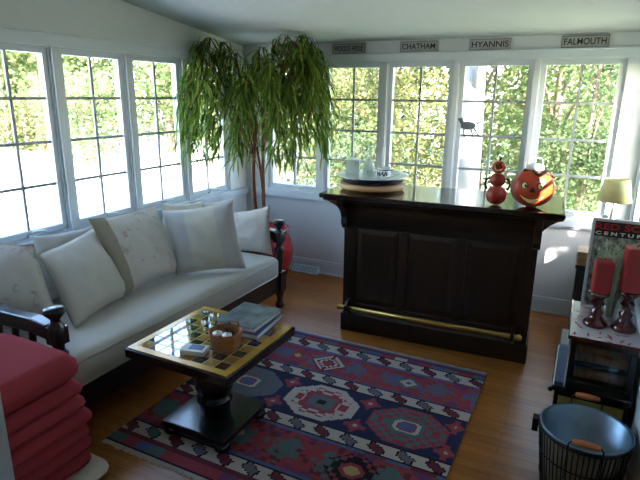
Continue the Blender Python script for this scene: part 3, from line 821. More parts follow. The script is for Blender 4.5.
# ------------------------------------------------------------------ tall weeping plant in the corner
def plant():
    bx, by = .50, -.47
    t = thing('weeping_fig', (bx, by, 0), 'tall weeping plant with long drooping leaves in a red pot behind the sofa', 'plant')
    p = MB(); p.lathe([(.15, 0), (.17, .01), (.22, .10), (.262, .22), (.272, .32), (.25, .42), (.21, .485), (.215, .50), (.235, .515), (.235, .525), (.205, .525), (.19, .49), (1e-5, .47)], (bx, by, 0), 40)
    p.build('pot', M['redpot'], t)
    s = MB(); s.lathe([(.188, 0), (.1, .012), (1e-5, .014)], (bx, by, .481), 24); s.build('soil', M['soil'], t)
    rnd = random.Random(5)
    stems = []
    def curve(a, c, bow, n=10):
        out = []
        for i in range(n+1):
            k = i/n; q = a.lerp(c, k); q += bow*math.sin(PI*k); out.append(q)
        return out
    t1 = curve(V((bx-.05, by, .47)), V((.47, -.50, 1.45)), V((-.045, 0, 0)))
    t2 = curve(V((bx+.0, by+.03, .47)), V((.52, -.47, 1.50)), V((.0, -.02, 0)))
    t3 = curve(V((bx+.03, by-.02, .47)), V((.45, -.47, 1.25)), V((.02, 0, 0)))
    o = MB(); o.tube(t1, .021, 10, r2=.014); o.build('trunk', M['bark'], t)
    o = MB(); o.tube(t2, .019, 10, r2=.012); o.build('trunk', M['bark'], t)
    o = MB(); o.tube(t3, .015, 10, r2=.010); o.build('trunk', M['bark'], t)
    # arching branches: start, apex, end
    br = []
    ends = [(.12, -.74, 2.08), (.14, -.66, 2.14), (.16, -.84, 1.98), (.22, -.56, 2.10), (.34, -.62, 2.02), (.30, -.86, 1.92), (.46, -.42, 2.06), (.42, -.68, 1.86),
            (.60, -.38, 2.12), (.66, -.62, 1.98), (.72, -.42, 2.15), (.80, -.34, 2.16), (.85, -.52, 2.10), (.88, -.30, 2.10), (.74, -.72, 1.94), (.90, -.46, 2.02), (.58, -.78, 1.80), (.52, -.30, 1.92), (.26, -.30, 1.95), (.84, -.62, 1.84)]
    for e in ends:
        E_ = V(e); src = (t1 if E_.x < .45 else t2)[rnd.randint(7, 10)]
        mid = src.lerp(E_, .55)+V((0, 0, .10))
        pts = []
        for i in range(9):
            k = i/8; pts.append(src*(1-k)**2+mid*2*k*(1-k)+E_*k*k)
        dirh = V((E_.x-src.x, E_.y-src.y, 0)); dirh = dirh.normalized() if dirh.length > .01 else V((1, 0, 0))
        for i in range(1, 6):
            q = E_+dirh*(.05*i/5+.012*i)+V((0, 0, .02*i-.014*i*i)); q.x = min(max(q.x, .05), 1.06); q.y = min(q.y, -.08); pts.append(q)
        br.append(pts)
    o = MB()
    for pts in br: o.tube(pts, .008, 6, r2=.003)
    o.build('branch', M['bark'], t)
    lf = MB()
    def leaf(p, L_, w, az, droop0, droop1):
        """long narrow leaf that starts outward and hangs down"""
        d = V((math.cos(az), math.sin(az), 0)); side = V((-math.sin(az), math.cos(az), 0))
        n = 6; vs, fs = [], []; q = V(p)
        for i in range(n+1):
            k = i/n; ww = w*(math.sin(PI*min(1, k*.9+.08)))**.8*.5
            vs += [q-side*ww+V((0, 0, .12*ww)), q+side*ww+V((0, 0, .12*ww))]
            an = droop0+(droop1-droop0)*min(1, k*1.5)
            q = q+(d*math.cos(an)+V((0, 0, math.sin(an))))*(L_/n)
            q.x = max(q.x, .035); q.y = min(q.y, -.045); q.z = min(q.z, ZC(q.y)-.012)
        for i in range(n): fs.append((2*i, 2*i+1, 2*i+3, 2*i+2))
        lf.add(vs, fs, 0, True)
    def twig(p, L_, az):
        """a hanging shoot carrying leaves down its length"""
        n = int(L_/.034); q = V(p); sway = rnd.uniform(-.25, .25)
        for i in range(n):
            k = i/max(1, n)
            q = q+V((math.cos(az), math.sin(az), 0))*(.010*(1-k)+.002)+V((sway*.006, 0, -.034*(.45+.55*min(1, k*3))))
            q.x = min(max(q.x, .045), 1.12); q.y = min(q.y, -.06)
            leaf(q, rnd.uniform(.10, .20), rnd.uniform(.011, .018), az+rnd.uniform(-1.5, 1.5), rnd.uniform(-.9, .1), rnd.uniform(-1.5, -1.2))
    for pts in br:
        for i in range(4, len(pts)):
            for _ in range(4):
                k = rnd.random(); q = pts[i-1].lerp(pts[i], k)
                leaf(q, rnd.uniform(.14, .26), rnd.uniform(.010, .017), rnd.uniform(0, 2*PI), rnd.uniform(-.2, .9), rnd.uniform(-1.5, -1.2))
            if i >= 6:
                for _ in range(1 if i < 8 else 2 if rnd.random() < .5 else 1):
                    k = rnd.random(); q = pts[i-1].lerp(pts[i], k)
                    cxy = V((q.x-.5, q.y+.5, 0)); az = math.atan2(cxy.y, cxy.x)+rnd.uniform(-.8, .8)
                    L_ = rnd.choice((.30, .45, .60, .75, .85))*(.75 if .40 < q.x < .56 else 1)
                    twig(q, min(L_, q.z-1.12), az)
    lf.build('foliage', M['pleaf'], t)
plant()

# ------------------------------------------------------------------ things on the bar top
BT = 1.05
def tray_set():
    cx, cy = 1.71, -.90
    t = thing('lazy_susan', (cx, cy, BT), 'round pale wooden turntable on the left end of the bar, under the dish', 'turntable')
    o = MB(); o.lathe([(.12, 0), (.12, .012), (.222, .014), (.232, .02), (.232, .044), (.226, .05), (1e-5, .05)], (cx, cy, BT), 48); o.build('turntable_disc', M['tan'], t)
    z = BT+.051
    t = thing('serving_dish', (cx, cy, z), 'wide white dish with a navy underside standing on the wooden turntable', 'dish')
    o = MB(); o.lathe([(.20, 0), (.215, .006), (.222, .03), (.236, .046)], (cx, cy, z), 48); 
    o.build('underside', M['navy'], t)
    o = MB(); o.lathe([(.236, .0465), (.258, .052), (.258, .056), (.235, .052), (.20, .036), (1e-5, .034)], (cx, cy, z), 48); o.build('dish_rim', M['white'], t)
    z += .0375
    def vessel(name, x, y, prof, m, label, cat, extra=None):
        q = thing(name, (x, y, z), label, cat); o = MB(); o.lathe(prof, (x, y, z), 28); o.build('vessel_wall', m, q); 
        if extra: extra(q, x, y)
        return q
    def jarx(q, x, y):
        o = MB(); o.lathe([(.0515, .007), (.0515, .108), (1e-5, .108)], (x, y, z), 24); o.build('white_filling', M['frost'], q)
        o = MB(); o.lathe([(.057, .1125), (.057, .119), (1e-5, .121)], (x, y, z), 24); o.build('lid', M['white'], q)
    vessel('glass_canister', 1.555, -.90, [(.05, 0), (.056, .004), (.056, .112), (.052, .112), (.052, .006), (1e-5, .005)], M['clear'], 'wide lidded glass canister at the left on the dish', 'canister', jarx)
    def botx(q, x, y):
        o = MB(); pts = [(x-.02, y, z+.125)]+[(x-.024*math.cos(a), y, z+.15+.03*math.sin(a)) for a in (0, .5, 1., 1.57, 2.1, 2.6, 3.14)]+[(x+.02, y, z+.125)]
        o.tube(pts, .006, 8); o.build('loop_handle', M['silver'], q)
        o = MB(); o.lathe([(.0365, .007), (.0365, .082), (.022, .108), (1e-5, .108)], (x, y, z), 20); o.build('pale_filling', M['frost'], q)
    vessel('glass_bottle', 1.665, -.87, [(.038, 0), (.042, .004), (.042, .085), (.03, .11), (.024, .125), (.02, .125), (.026, .108), (.037, .083), (.037, .006), (1e-5, .005)], M['clear'], 'glass bottle with a looped handle, beside the lidded canister', 'bottle', botx)
    def mugx(q, x, y):
        mx = Matrix.Translation((x-.004, y-.0478, z+.042)) @ Matrix.Rotation(PI/2, 4, 'X')
        o = MB()
        for k in range(7):
            a = -PI/2-.09+(k-3)*.27; h = (.036, .022, .034, .018, .034, .03, .022)[k]
            o.box((0, 0, 0), (.0075, .0025, h), 0, Matrix.Translation((x+.0485*math.cos(a), y+.0485*math.sin(a), z+.036+h*.1)) @ Matrix.Rotation(a+PI/2, 4, 'Z') @ Matrix.Rotation((-.35, .3, 0, .5, -.2, .35, 0)[k], 4, 'Y'))
        o.build('navy_marks', M['navy'], q)
        o = MB(); o.lathe([(.0485, .062), (.0492, .062), (.0492, .068), (.0485, .068)], (x, y, z), 28); o.build('navy_band', M['navy'], q)
        o = MB(); o.tube([(x+.047, y+.01, z+.06), (x+.075, y+.012, z+.058), (x+.08, y+.012, z+.04), (x+.07, y+.012, z+.02), (x+.047, y+.01, z+.018)], .006, 8); o.build('mug_handle', M['white'], q)
    vessel('white_mug', 1.815, -.95, [(.04, 0), (.047, .004), (.048, .08), (.045, .08), (.044, .008), (1e-5, .006)], M['white'], 'white mug with navy pattern at the right on the dish', 'mug', mugx)
    vessel('glass_tumbler', 1.735, -.985, [(.026, 0), (.029, .003), (.033, .055), (.031, .055), (.027, .006), (1e-5, .005)], M['clear'], 'small clear tumbler at the front of the dish', 'glass')
    q = thing('taper_candle', (1.775, -.86, z), 'tall white taper candle standing at the back of the dish', 'candle')
    o = MB(); o.lathe([(.026, 0), (.026, .008), (.012, .014), (.014, .03), (1e-5, .03)], (1.775, -.86, z), 18); o.build('candle_base', M['white'], q)
    o = MB(); o.lathe([(.011, .03), (.010, .205), (.004, .213), (1e-5, .214)], (1.775, -.86, z), 14); o.build('wax_stick', M['white'], q)
    vessel('clear_bowl', 1.85, -.83, [(.03, 0), (.036, .004), (.052, .05), (.049, .05), (.034, .007), (1e-5, .006)], M['clear'], 'small clear bowl behind the mug, at the right edge of the dish', 'bowl')
tray_set()

def pumpkin_lantern():
    x, y = 2.79, -1.00; R_ = .129
    t = thing('pumpkin_lantern', (x, y, BT), 'large orange grinning pumpkin lantern with a brown cap at the right end of the bar', 'pumpkin')
    mx = Matrix.Translation((x, y, BT)) @ Matrix.Rotation(.13, 4, 'Z')   # -y faces the room
    zc = R_*.93
    o = MB(); o.ball((0, 0, zc), R_, 24, 0, (1.01, .9, .93), mx, 9, .07); o.build('pumpkin_shell', M['pump'], t)
    def surf(u, v, lift=.004):
        """point on the shell's front: u right, v up"""
        k = 1-(u/(R_*1.01))**2-(v/(R_*.93))**2
        return (u, -R_*.9*math.sqrt(max(.02, k))-lift, zc+v)
    def patch(name, poly, m, lift=.003, parent=t):
        o = MB(); n = len(poly); cu = sum(p[0] for p in poly)/n; cv = sum(p[1] for p in poly)/n
        vs = [surf(cu, cv, lift+.003)]+[surf(*p, lift) for p in poly]+[surf(*p, -.012) for p in poly]
        fs = [(0, i+1, (i+1) % n+1) for i in range(n)]+[(i+1, n+i+1, n+(i+1) % n+1, (i+1) % n+1) for i in range(n)]
        o.add(vs, fs, 0, False, mx); return o.build(name, m, parent)
    for ex in (-.05, .038):
        patch('eye', [(ex+.020*math.cos(a), .026+.020*math.sin(a)) for a in [i*PI/8 for i in range(16)]], M['brown'], .001)
        e = patch('eye_white', [(ex+.014*math.cos(a), .025+.016*math.sin(a)) for a in [i*PI/8 for i in range(16)]], M['cream'], .004)
        patch('pupil', [(ex+.004+.006*math.cos(a), .024+.009*math.sin(a)) for a in [i*PI/6 for i in range(12)]], M['black'], .010)
    patch('nose', [(-.024, -.012), (.014, -.012), (-.004, .022)], M['black'], .004)
    top = [(u, -.034-.026*(1-((u+.004)/.066)**2)) for u in [-.070+.132*i/14 for i in range(15)]]
    bot = [(u, -.034-.048*(1-((u+.004)/.066)**2)) for u in [-.070+.132*i/14 for i in range(15)]]
    # mouth as strip
    o = MB(); vs = [surf(*p, .007) for p in top]+[surf(*p, .007) for p in bot]; nn = len(top)
    vs += [surf(*p, -.01) for p in top]+[surf(*p, -.01) for p in bot]
    fs = [(i, i+1, nn+i+1, nn+i) for i in range(nn-1)]+[(2*nn+i, 2*nn+i+1, i+1, i) for i in range(nn-1)]+[(nn+i, nn+i+1, 3*nn+i+1, 3*nn+i) for i in range(nn-1)]
    o.add(vs, fs, 0, False, mx); o.build('mouth', M['cream'], t)
    # scalloped brown cap
    n = 48; o = MB(); vs = []; rings = 7
    for j in range(rings+1):
        for i in range(n):
            a = 2*PI*i/n; pol = (j/rings)*(.66+.13*math.cos(5*a+.4)+.24*math.cos(a)); 
            rr = R_*1.01
            vs.append((rr*1.05*math.sin(pol)*math.cos(a), rr*.93*math.sin(pol)*math.sin(a), zc+rr*.92*math.cos(pol)+.003))
    fs = [(j*n+i, j*n+(i+1) % n, (j+1)*n+(i+1) % n, (j+1)*n+i) for j in range(rings) for i in range(n)]
    o.add(vs, fs, 0, True, mx); c = o.build('leaf_cap', M['brown'], t); s = c.modifiers.new('solid', 'SOLIDIFY'); s.thickness = .005
    d = MB(); d.lathe([(.055, zc+R_*.86), (.052, zc+R_*1.02), (.035, zc+R_*1.09), (1e-5, zc+R_*1.11)], (0, 0, 0), 24, 0, True, mx); d.build('white_lid', M['white'], t)
    h = MB(); pts = [(-.048*math.cos(a), 0, zc+R_*.78+.055*math.sin(a)) for a in [PI*i/12 for i in range(13)]]
    pts = [(-.045, 0, zc+.125), (-.04, 0, zc+.165), (-.034, 0, zc+.178), (.034, 0, zc+.178), (.04, 0, zc+.165), (.045, 0, zc+.125)]
    h.tube(pts, .004, 8, 0, mx); h.build('wire_handle', M['silver'], t)
pumpkin_lantern()
def pumpkin_man():
    x, y = 2.59, -1.05
    t = thing('stacked_pumpkin_figure', (x, y, BT), 'figure of three stacked little pumpkins with green arms beside the grinning lantern', 'figurine')
    mx = Matrix.Translation((x, y, BT)) @ Matrix.Rotation(.1, 4, 'Z')
    o = MB(); o.ball((0, 0, .062), .064, 20, 0, (1, 1, .95), mx, 8, .08); o.build('lower_pumpkin', M['pumpred'], t)
    o = MB(); o.ball((0, 0, .157), .050, 20, 0, (1, 1, .86), mx, 8, .08); o.build('middle_pumpkin', M['pumpred'], t)
    hd = MB(); hd.ball((0, 0, .236), .043, 20, 0, (1, 1, .9), mx, 8, .08); h = hd.build('head', M['pump'], t)
    f = MB()
    for ex in (-.015, .015): f.ball((ex, -.0385, .246), .006, 8, 1, (1, .6, 1), mx)
    f.ball((0, -.042, .237), .005, 8, 1, (1, .7, 1), mx)
    f.tube([(-.02, -.037, .228), (-.01, -.0405, .220), (0, -.0415, .217), (.01, -.0405, .220), (.02, -.037, .228)], .0035, 6, 0, mx)
    f.build('face', [M['cream'], M['black']], h)
    s = MB(); s.tube([(0, 0, .27), (.004, 0, .285), (.012, 0, .292)], .006, 8, 0, mx); s.build('stem', M['greenm'], h)
    for sg in (-1, 1):
        a = MB(); a.tube([(sg*.045, 0, .165), (sg*.066, 0, .16), (sg*.072, -.004, .125), (sg*.060, -.012, .098)], .0075, 8, 0, mx); a.build('arm', M['greenm'], t)
pumpkin_man()
# bird ornament in the fourth back window
def bird():
    t = thing('bird_ornament', (2.20, .022, 1.40), 'small slate-grey leaping animal ornament hanging in the window behind the pumpkin figure', 'ornament')
    o = MB(); mx = Matrix.Translation((2.165, .022, 1.47)) @ Matrix.Diagonal((1.35, 1, 1.35, 1))
    o.ball((0, 0, 0), .04, 14, 0, (1.25, .16, .62), mx)
    o.ball((-.05, 0, .035), .02, 10, 0, (1.1, .25, .8), mx); o.tube([(-.03, 0, .012), (-.046, 0, .03)], .012, 8, 0, mx)
    o.tube([(-.06, 0, .042), (-.085, 0, .03)], .005, 6, 0, mx, .001)
    for a, c, d in (((.02, -.02), (.035, -.055), (.05, -.085)), ((.04, -.015), (.06, -.045), (.085, -.07)), ((-.02, -.02), (-.022, -.05), (-.01, -.075))):
        o.tube([(a[0], 0, a[1]), (c[0], 0, c[1]), (d[0], 0, d[1])], .006, 6, 0, mx, .003)
    o.tube([(.05, 0, .01), (.075, 0, .03), (.085, 0, .06)], .006, 6, 0, mx, .002)
    o.build('bird_body', M['bird'], t)
    s = MB(); s.tube([(2.165, .022, 1.49), (2.165, .022, 1.88)], .0009, 5); s.build('hanging_thread', M['silver'], t)
bird()

# ------------------------------------------------------------------ right side: corner cabinet, lamp, chest, cabinet, candles, poster, tub
def right_side():
    # dark cabinet in the corner
    t = thing('corner_cabinet', (3.235, -.52, 0), 'narrow dark wooden cabinet in the back right corner carrying the lamp', 'cabinet')
    MB().bx(3.095, 3.375, -.72, -.30, .0, .62).build('carcass', M['charcoal'], t, .004)
    MB().bx(3.085, 3.38, -.74, -.29, .62, .645).build('cabinet_top', M['charcoal'], t, .004)
    for z0, z1 in ((.04, .32), (.33, .60)):
        d = MB(); d.bx(3.11, 3.36, -.735, -.72, z0, z1); dd = d.build('drawer', M['charcoal'], t, .004)
        k = MB(); k.ball((3.235, -.744, (z0+z1)/2), .012, 10); k.build('knob', M['brass'], dd)
    t = thing('pine_box', (3.15, -.66, .645), 'pale pine box on the corner cabinet, left of the poster', 'box')
    MB().bx(3.09, 3.19, -.735, -.56, .645, .70).build('box_body', M['tan'], t, .003)
    MB().bx(3.087, 3.193, -.738, -.557, .701, .735).build('box_lid', M['tan'], t, .003)
    # lamp
    lx, ly, lz = 3.258, -.50, .645
    t = thing('table_lamp', (lx, ly, lz), 'small table lamp with a yellow cone shade in the back right corner', 'lamp')
    o = MB(); o.lathe([(.055, 0), (.06, .01), (.05, .022), (.02, .035), (.025, .07), (.034, .11), (.022, .15), (.014, .18), (.02, .2), (.026, .235), (.018, .27), (.012, .30), (.01, .34)], (lx, ly, lz), 24); o.build('lamp_base', M['white'], t)
    o = MB(); o.lathe([(.104, .40), (.076, .545), (.073, .545), (.101, .40)], (lx, ly, lz), 36); o.f.append([0, 0, 0]) if 0 else None; o.build('lamp_shade', M['shade'], t)
    o = MB(); o.tube([(lx, ly, lz+.34), (lx, ly, lz+.54)], .005, 8); o.tube([(lx-.076, ly, lz+.54), (lx+.076, ly, lz+.54)], .002, 6); o.build('shade_holder', M['brass'], t)
    o = MB(); o.ball((lx, ly, lz+.42), .027, 14, 0, (1, 1, 1.3)); o.build('bulb', M['white'], t)
    t = thing('small_candlestick', (3.222, -.62, .645), 'slim white candlestick standing left of the yellow lamp', 'candlestick')
    o = MB(); o.lathe([(.03, 0), (.03, .008), (.01, .02), (.009, .12), (.014, .14), (.009, .16), (.009, .26), (.016, .28), (.008, .295)], (3.222, -.62, .645), 18); o.build('candlestick_body', M['white'], t)
    o = MB(); o.ball((3.222, -.62, .957), .018, 12); o.build('knob_top', M['white'], t)
    # lower chest
    y0 = -1.95
    t = thing('low_chest', (3.22, -1.75, 0), 'low black chest with olive front panel behind the galvanised tub', 'chest')
    MB().bx(3.065, 3.375, y0+.01, -1.5, .02, .37).build('carcass', M['ebony'], t, .004)
    MB().bx(3.05, 3.38, y0-.01, -1.49, .37, .40).build('chest_top', M['ebony'], t, .004)
    MB().bx(3.085, 3.355, y0+.002, y0+.01, .06, .345).build('front_panel', M['chestp'], t, .002)
    for x in (3.08, 3.35):
        for y in (y0+.03, -1.53): MB().lathe([(.016, 0), (.018, .02)], (x, y, 0), 10).build('foot', M['ebony'], t)
    o = MB(); o.ball((3.047, y0-.008, .375), .012, 10); o.build('corner_stud', M['wire'], t)
    # blue book standing at the left of the cabinet
    t = thing('upright_book', (3.081, -1.80, .40), 'blue-grey book standing upright on the chest, left of the glass-fronted cabinet', 'book')
    o = MB(); o.bx(3.06, 3.063, -1.92, -1.72, .4005, .595); o.bx(3.097, 3.10, -1.92, -1.72, .4005, .595); o.bx(3.063, 3.097, -1.92, -1.917, .4005, .595); o.build('cover', M['bluebox'], t)
    MB().bx(3.0635, 3.0965, -1.9165, -1.724, .404, .591).build('page_block', M['paper'], t)
    # glass-fronted cabinet
    x0, x1, ya, yb, z0, z1 = 3.106, 3.376, -1.925, -1.52, .4005, .655
    t = thing('glass_front_cabinet', (3.24, -1.72, .40), 'small black glass-fronted cabinet with dark wood inside, under the red candles', 'cabinet')
    o = MB(); o.bx(x0, x1, ya+.02, yb, z0, z0+.015); o.bx(x0, x1, ya+.02, yb, z1-.015, z1); o.bx(x0, x0+.014, ya+.02, yb, z0+.015, z1-.015); o.bx(x1-.014, x1, ya+.02, yb, z0+.015, z1-.015); o.bx(x0+.014, x1-.014, yb-.012, yb, z0+.015, z1-.015)
    o.build('carcass', M['ebony'], t, .003)
    d = MB(); 
    for a in ((x0, x1, z0, z0+.03), (x0, x1, z1-.045, z1), (x0, x0+.028, z0+.03, z1-.045), (x1-.028, x1, z0+.03, z1-.045)): d.bx(a[0], a[1], ya, ya+.018, a[2], a[3])
    dd = d.build('door', M['ebony'], t, .003)
    MB().bx(x0+.028, x1-.028, ya+.007, ya+.010, z0+.03, z1-.045).build('door_glass', M['clear'], dd)
    MB().bx(x0+.015, x1-.015, ya+.04, yb-.02, z0+.085, z0+.093).build('shelf', M['ebony'], t)
    for k, (dy, dz, r, lab) in enumerate(((.07, .0157, .024, 'brown split log lying low at the front of the glass-fronted cabinet'), (.13, .0157, .026, 'brown split log lying low behind the front one in the glass-fronted cabinet'),
                                        (.08, .094, .022, 'brown split log at the front of the shelf in the glass-fronted cabinet'), (.14, .094, .027, 'brown split log at the back of the shelf in the glass-fronted cabinet'))):
        o = MB(); o.tube([(x0+.03, ya+dy, z0+dz+r), (x0+.12, ya+dy+.006, z0+dz+r), (x1-.03, ya+dy, z0+dz+r)], r, 10)
        tag(o.build('split_log', M['log']), lab, 'log', 'logs in the glass-fronted cabinet')
    # tray on top
    zt = z1+.001
    t = thing('serving_tray', (3.235, -1.76, zt), 'white tray with red leaf print under the two red candles', 'tray')
    MB().bx(3.094, 3.378, -1.985, -1.50, zt, zt+.012).build('tray_board', M['traym'], t, .003)
    o = MB(); rr = random.Random(9)
    for k in range(34):
        px_, py_ = rr.uniform(3.11, 3.36), rr.uniform(-1.975, -1.56); a = rr.uniform(0, PI); L_ = rr.uniform(.012, .03)
        c, s = math.cos(a), math.sin(a)
        o.add([(px_-L_*c, py_-L_*s, zt+.0128), (px_+.006*s, py_-.006*c, zt+.0128), (px_+L_*c, py_+L_*s, zt+.0128), (px_-.006*s, py_+.006*c, zt+.0128)], [(0, 1, 2, 3)])
    o.build('leaf_print', M['candle'], t)
    o = MB(); o.bx(3.094, 3.378, -1.99, -1.985, zt, zt+.018); o.bx(3.089, 3.094, -1.99, -1.50, zt, zt+.018); o.build('tray_lip', M['holder'], t, .002)
    zt += .0135
    def candle(x, y, cw, ch, hh, label1, label2):
        t = thing('candle_holder', (x, y, zt), label1, 'candle holder', 'glossy candle holders on the tray')
        o = MB(); k = hh/.14
        o.lathe([(.050, 0), (.055, .006), (.050, .018), (.034, .030), (.024, .045), (.028, .06), (.018, .07), (.018, .082), (.030, .095), (.022, .108), (.026, .118), (.044, .13), (.046, .14), (1e-5, .137)] if k == 1 else
                [(a, c*k) for a, c in ((.050, 0), (.055, .006), (.050, .018), (.034, .030), (.024, .045), (.030, .06), (.018, .07), (.018, .082), (.032, .095), (.022, .108), (.026, .118), (.044, .13), (.046, .14), (1e-5, .137))], (x, y, zt), 24)
        o.build('holder_body', M['holder'], t)
        z = zt+hh+.001
        c = thing('pillar_candle', (x, y, z), label2, 'candle', 'red pillar candles on the tray')
        mx = Matrix.Translation((x, y, z)) @ Matrix.Rotation(.12, 4, 'Z')
        o = MB(); o.box((0, 0, ch/2), (cw, cw, ch), 0, mx); o.build('wax_block', M['candle'], c, .008)
        o = MB(); o.tube([(x, y, z+ch-.002), (x+.002, y, z+ch+.012)], .0018, 6); o.build('wick', M['black'], c)
    candle(3.195, -1.80, .076, .155, .165, 'burgundy glazed holder under the shorter, left red candle', 'shorter square red candle, left on the white tray')
    candle(3.312, -1.80, .082, .205, .19, 'burgundy glazed holder under the taller, right red candle', 'taller square red candle, right on the white tray')
    # glass of dried grass
    gx, gy = 3.252, -1.70
    t = thing('grass_vase', (gx, gy, zt), 'clear glass of dried grey-green grass between the two red candles', 'vase')
    o = MB(); o.lathe([(.026, 0), (.03, .004), (.036, .11), (.033, .11), (.028, .008), (1e-5, .006)], (gx, gy, zt), 24); o.build('glass_cup', M['clear'], t)
    o = MB(); rr = random.Random(2)
    for k in range(95):
        a = rr.uniform(0, 2*PI); r0 = rr.uniform(0, .018); sp = rr.uniform(.02, .11); h = rr.uniform(.22, .38)
        p0 = V((gx+r0*math.cos(a), gy+r0*math.sin(a), zt+.015)); 
        sd = V((-math.sin(a+.6), math.cos(a+.6), 0))*.0038; vs = []
        for i in range(6):
            q = i/5; c = p0+V((sp*math.cos(a)*q**1.8*.9, min(.06, sp*.6)*math.sin(a)*q**1.8, h*q)); wd = 1-.7*q
            vs += [c-sd*wd, c+sd*wd]
        o.add(vs, [(2*i, 2*i+1, 2*i+3, 2*i+2) for i in range(5)])
        if k % 2 == 0:
            for i in range(5):
                c = p0+V((sp*math.cos(a)*.8, min(.06, sp*.6)*math.sin(a)*.8, h*(.75+.06*i))); e = V((rr.uniform(-.02, .02), rr.uniform(-.01, .01), .018))
                o.add([c-sd, c+sd, c+e+sd*.3, c+e-sd*.3], [(0, 1, 2, 3)])
    o.build('dried_grass', M['grasses'], t)
    # framed poster leaning behind the candles
    t = thing('framed_poster', (3.26, -1.53, zt), 'silver-framed poster lettered RED SOX CENTURY behind the candles', 'poster')
    fx0, fx1, fz0, fz1 = 3.128, 3.398, zt, zt+.462
    sh = lambda mb: setattr(mb, 'v', [V((p.x, p.y+(p.z-fz0)*.035, p.z)) for p in mb.v])
    yb = -1.575
    f = MB()
    for a in ((fx0, fx1, fz0, fz0+.014), (fx0, fx1, fz1-.014, fz1), (fx0, fx0+.014, fz0+.014, fz1-.014), (fx1-.014, fx1, fz0+.014, fz1-.014)): f.bx(a[0], a[1], yb, yb+.016, a[2], a[3])
    sh(f); f.build('frame', M['silver'], t, .002)
    f = MB(); f.bx(fx0+.014, fx1-.014, yb+.007, yb+.012, fz0+.014, fz1-.014); sh(f); f.build('picture', M['photo'], t)
    f = MB(); f.bx(fx0+.014, fx1-.014, yb+.004, yb+.0065, fz1-.088, fz1-.016); sh(f); f.build('title_band', M['black'], t)
    off = (fz1-.06-fz0)*.035
    rot = Matrix.Rotation(PI/2-.035, 4, 'X')
    text('red_lettering', 'RED SOX', .042, Matrix.Translation(((fx0+fx1)/2, yb+.003+off, fz1-.040)) @ rot, M['posterred'], t, .243, .001)
    text('white_lettering', 'C E N T U R Y', .022, Matrix.Translation(((fx0+fx1)/2, yb+.0025+off, fz1-.073)) @ rot, M['paper'], t, .235, .001)
right_side()

def tub():
    cx, cy, R0, R1, H = 3.203, -2.195, .140, .178, .36
    t = thing('galvanised_tub', (cx, cy, 0), 'round galvanised tub in a black wire basket with two wooden grips, front right', 'tub')
    o = MB(); o.lathe([(R0-.012, .02), (R1-.008, H-.004), (R1, H), (R1+.003, H+.004), (R1-.002, H+.006), (R1-.012, H), (R0-.016, .03), (1e-5, .028)], (cx, cy, 0), 56); o.build('tub_wall', M['steel'], t)
    o = MB(); o.lathe([(R0-.010, .022), (R1-.006, H-.012)], (cx, cy, 0), 56); o.f = [f for f in o.f if len(f) == 4]; o.sm = o.sm[:len(o.f)]; o.mi = o.mi[:len(o.f)]; o.build('outer_skin', M['beige'], t)
    w = MB(); nn = 56
    for k in range(nn):
        a = 2*PI*k/nn; c, s = math.cos(a), math.sin(a)
        w.tube([(cx+(R0-.002)*c, cy+(R0-.002)*s, .004), (cx+(R1+.002)*c, cy+(R1+.002)*s, H-.012)], .003, 5)
    for z in (.006, .12, .24, H-.012):
        r = R0+(R1-R0)*z/H+.003
        w.tube([(cx+r*math.cos(2*PI*i/48), cy+r*math.sin(2*PI*i/48), z) for i in range(49)], .0035, 6)
    w.build('wire_basket', M['wire'], t)
    for sg in (-1, 1):
        y = cy+sg*(R1+.010); h = MB()
        xl, xr = cx-.062, cx+.062
        h.tube([(xl, y-sg*.004, H-.14), (xl, y, H-.03), (xl, y+sg*.002, H+.03), (xl+.012, y+sg*.002, H+.042), (xr-.012, y+sg*.002, H+.042), (xr, y+sg*.002, H+.03), (xr, y, H-.03), (xr, y-sg*.004, H-.14)], .0035, 8)
        ho = h.build('handle', M['wire'], t)
        g = MB(); rt_ = Matrix.Translation((cx, y+sg*.002, H+.042)) @ Matrix.Rotation(PI/2, 4, 'Y')
        g.lathe([(.007, -.05), (.011, -.045), (.0135, -.02), (.0145, 0), (.0135, .02), (.011, .045), (.007, .05)], (0, 0, 0), 16, 0, True, rt_); g.build('wooden_grip', M['grip'], ho)
    o = MB(); o.box((cx-R1-.016, cy+.01, H-.04), (.026, .05, .06)); o.build('side_lug', M['wire'], t, .004)
tub()

# ------------------------------------------------------------------ outdoors
GZ = -.42
b = MB(); b.bx(-60, 45, -40, 70, GZ-.1, GZ); o = b.build('ground_lawn', M['lawn']); o['kind'] = 'structure'
b = MB(); b.add([(-6.5, -14, GZ+.02), (-.8, -14, GZ+.02), (-.8, 3.0, GZ+.02), (-4.5, 8, GZ+.02), (-34, 30, GZ+.02), (-44, 16, GZ+.02)], [(0, 1, 2, 3, 4, 5)]); o = b.build('ground_drive', M['drive']); o['kind'] = 'structure'

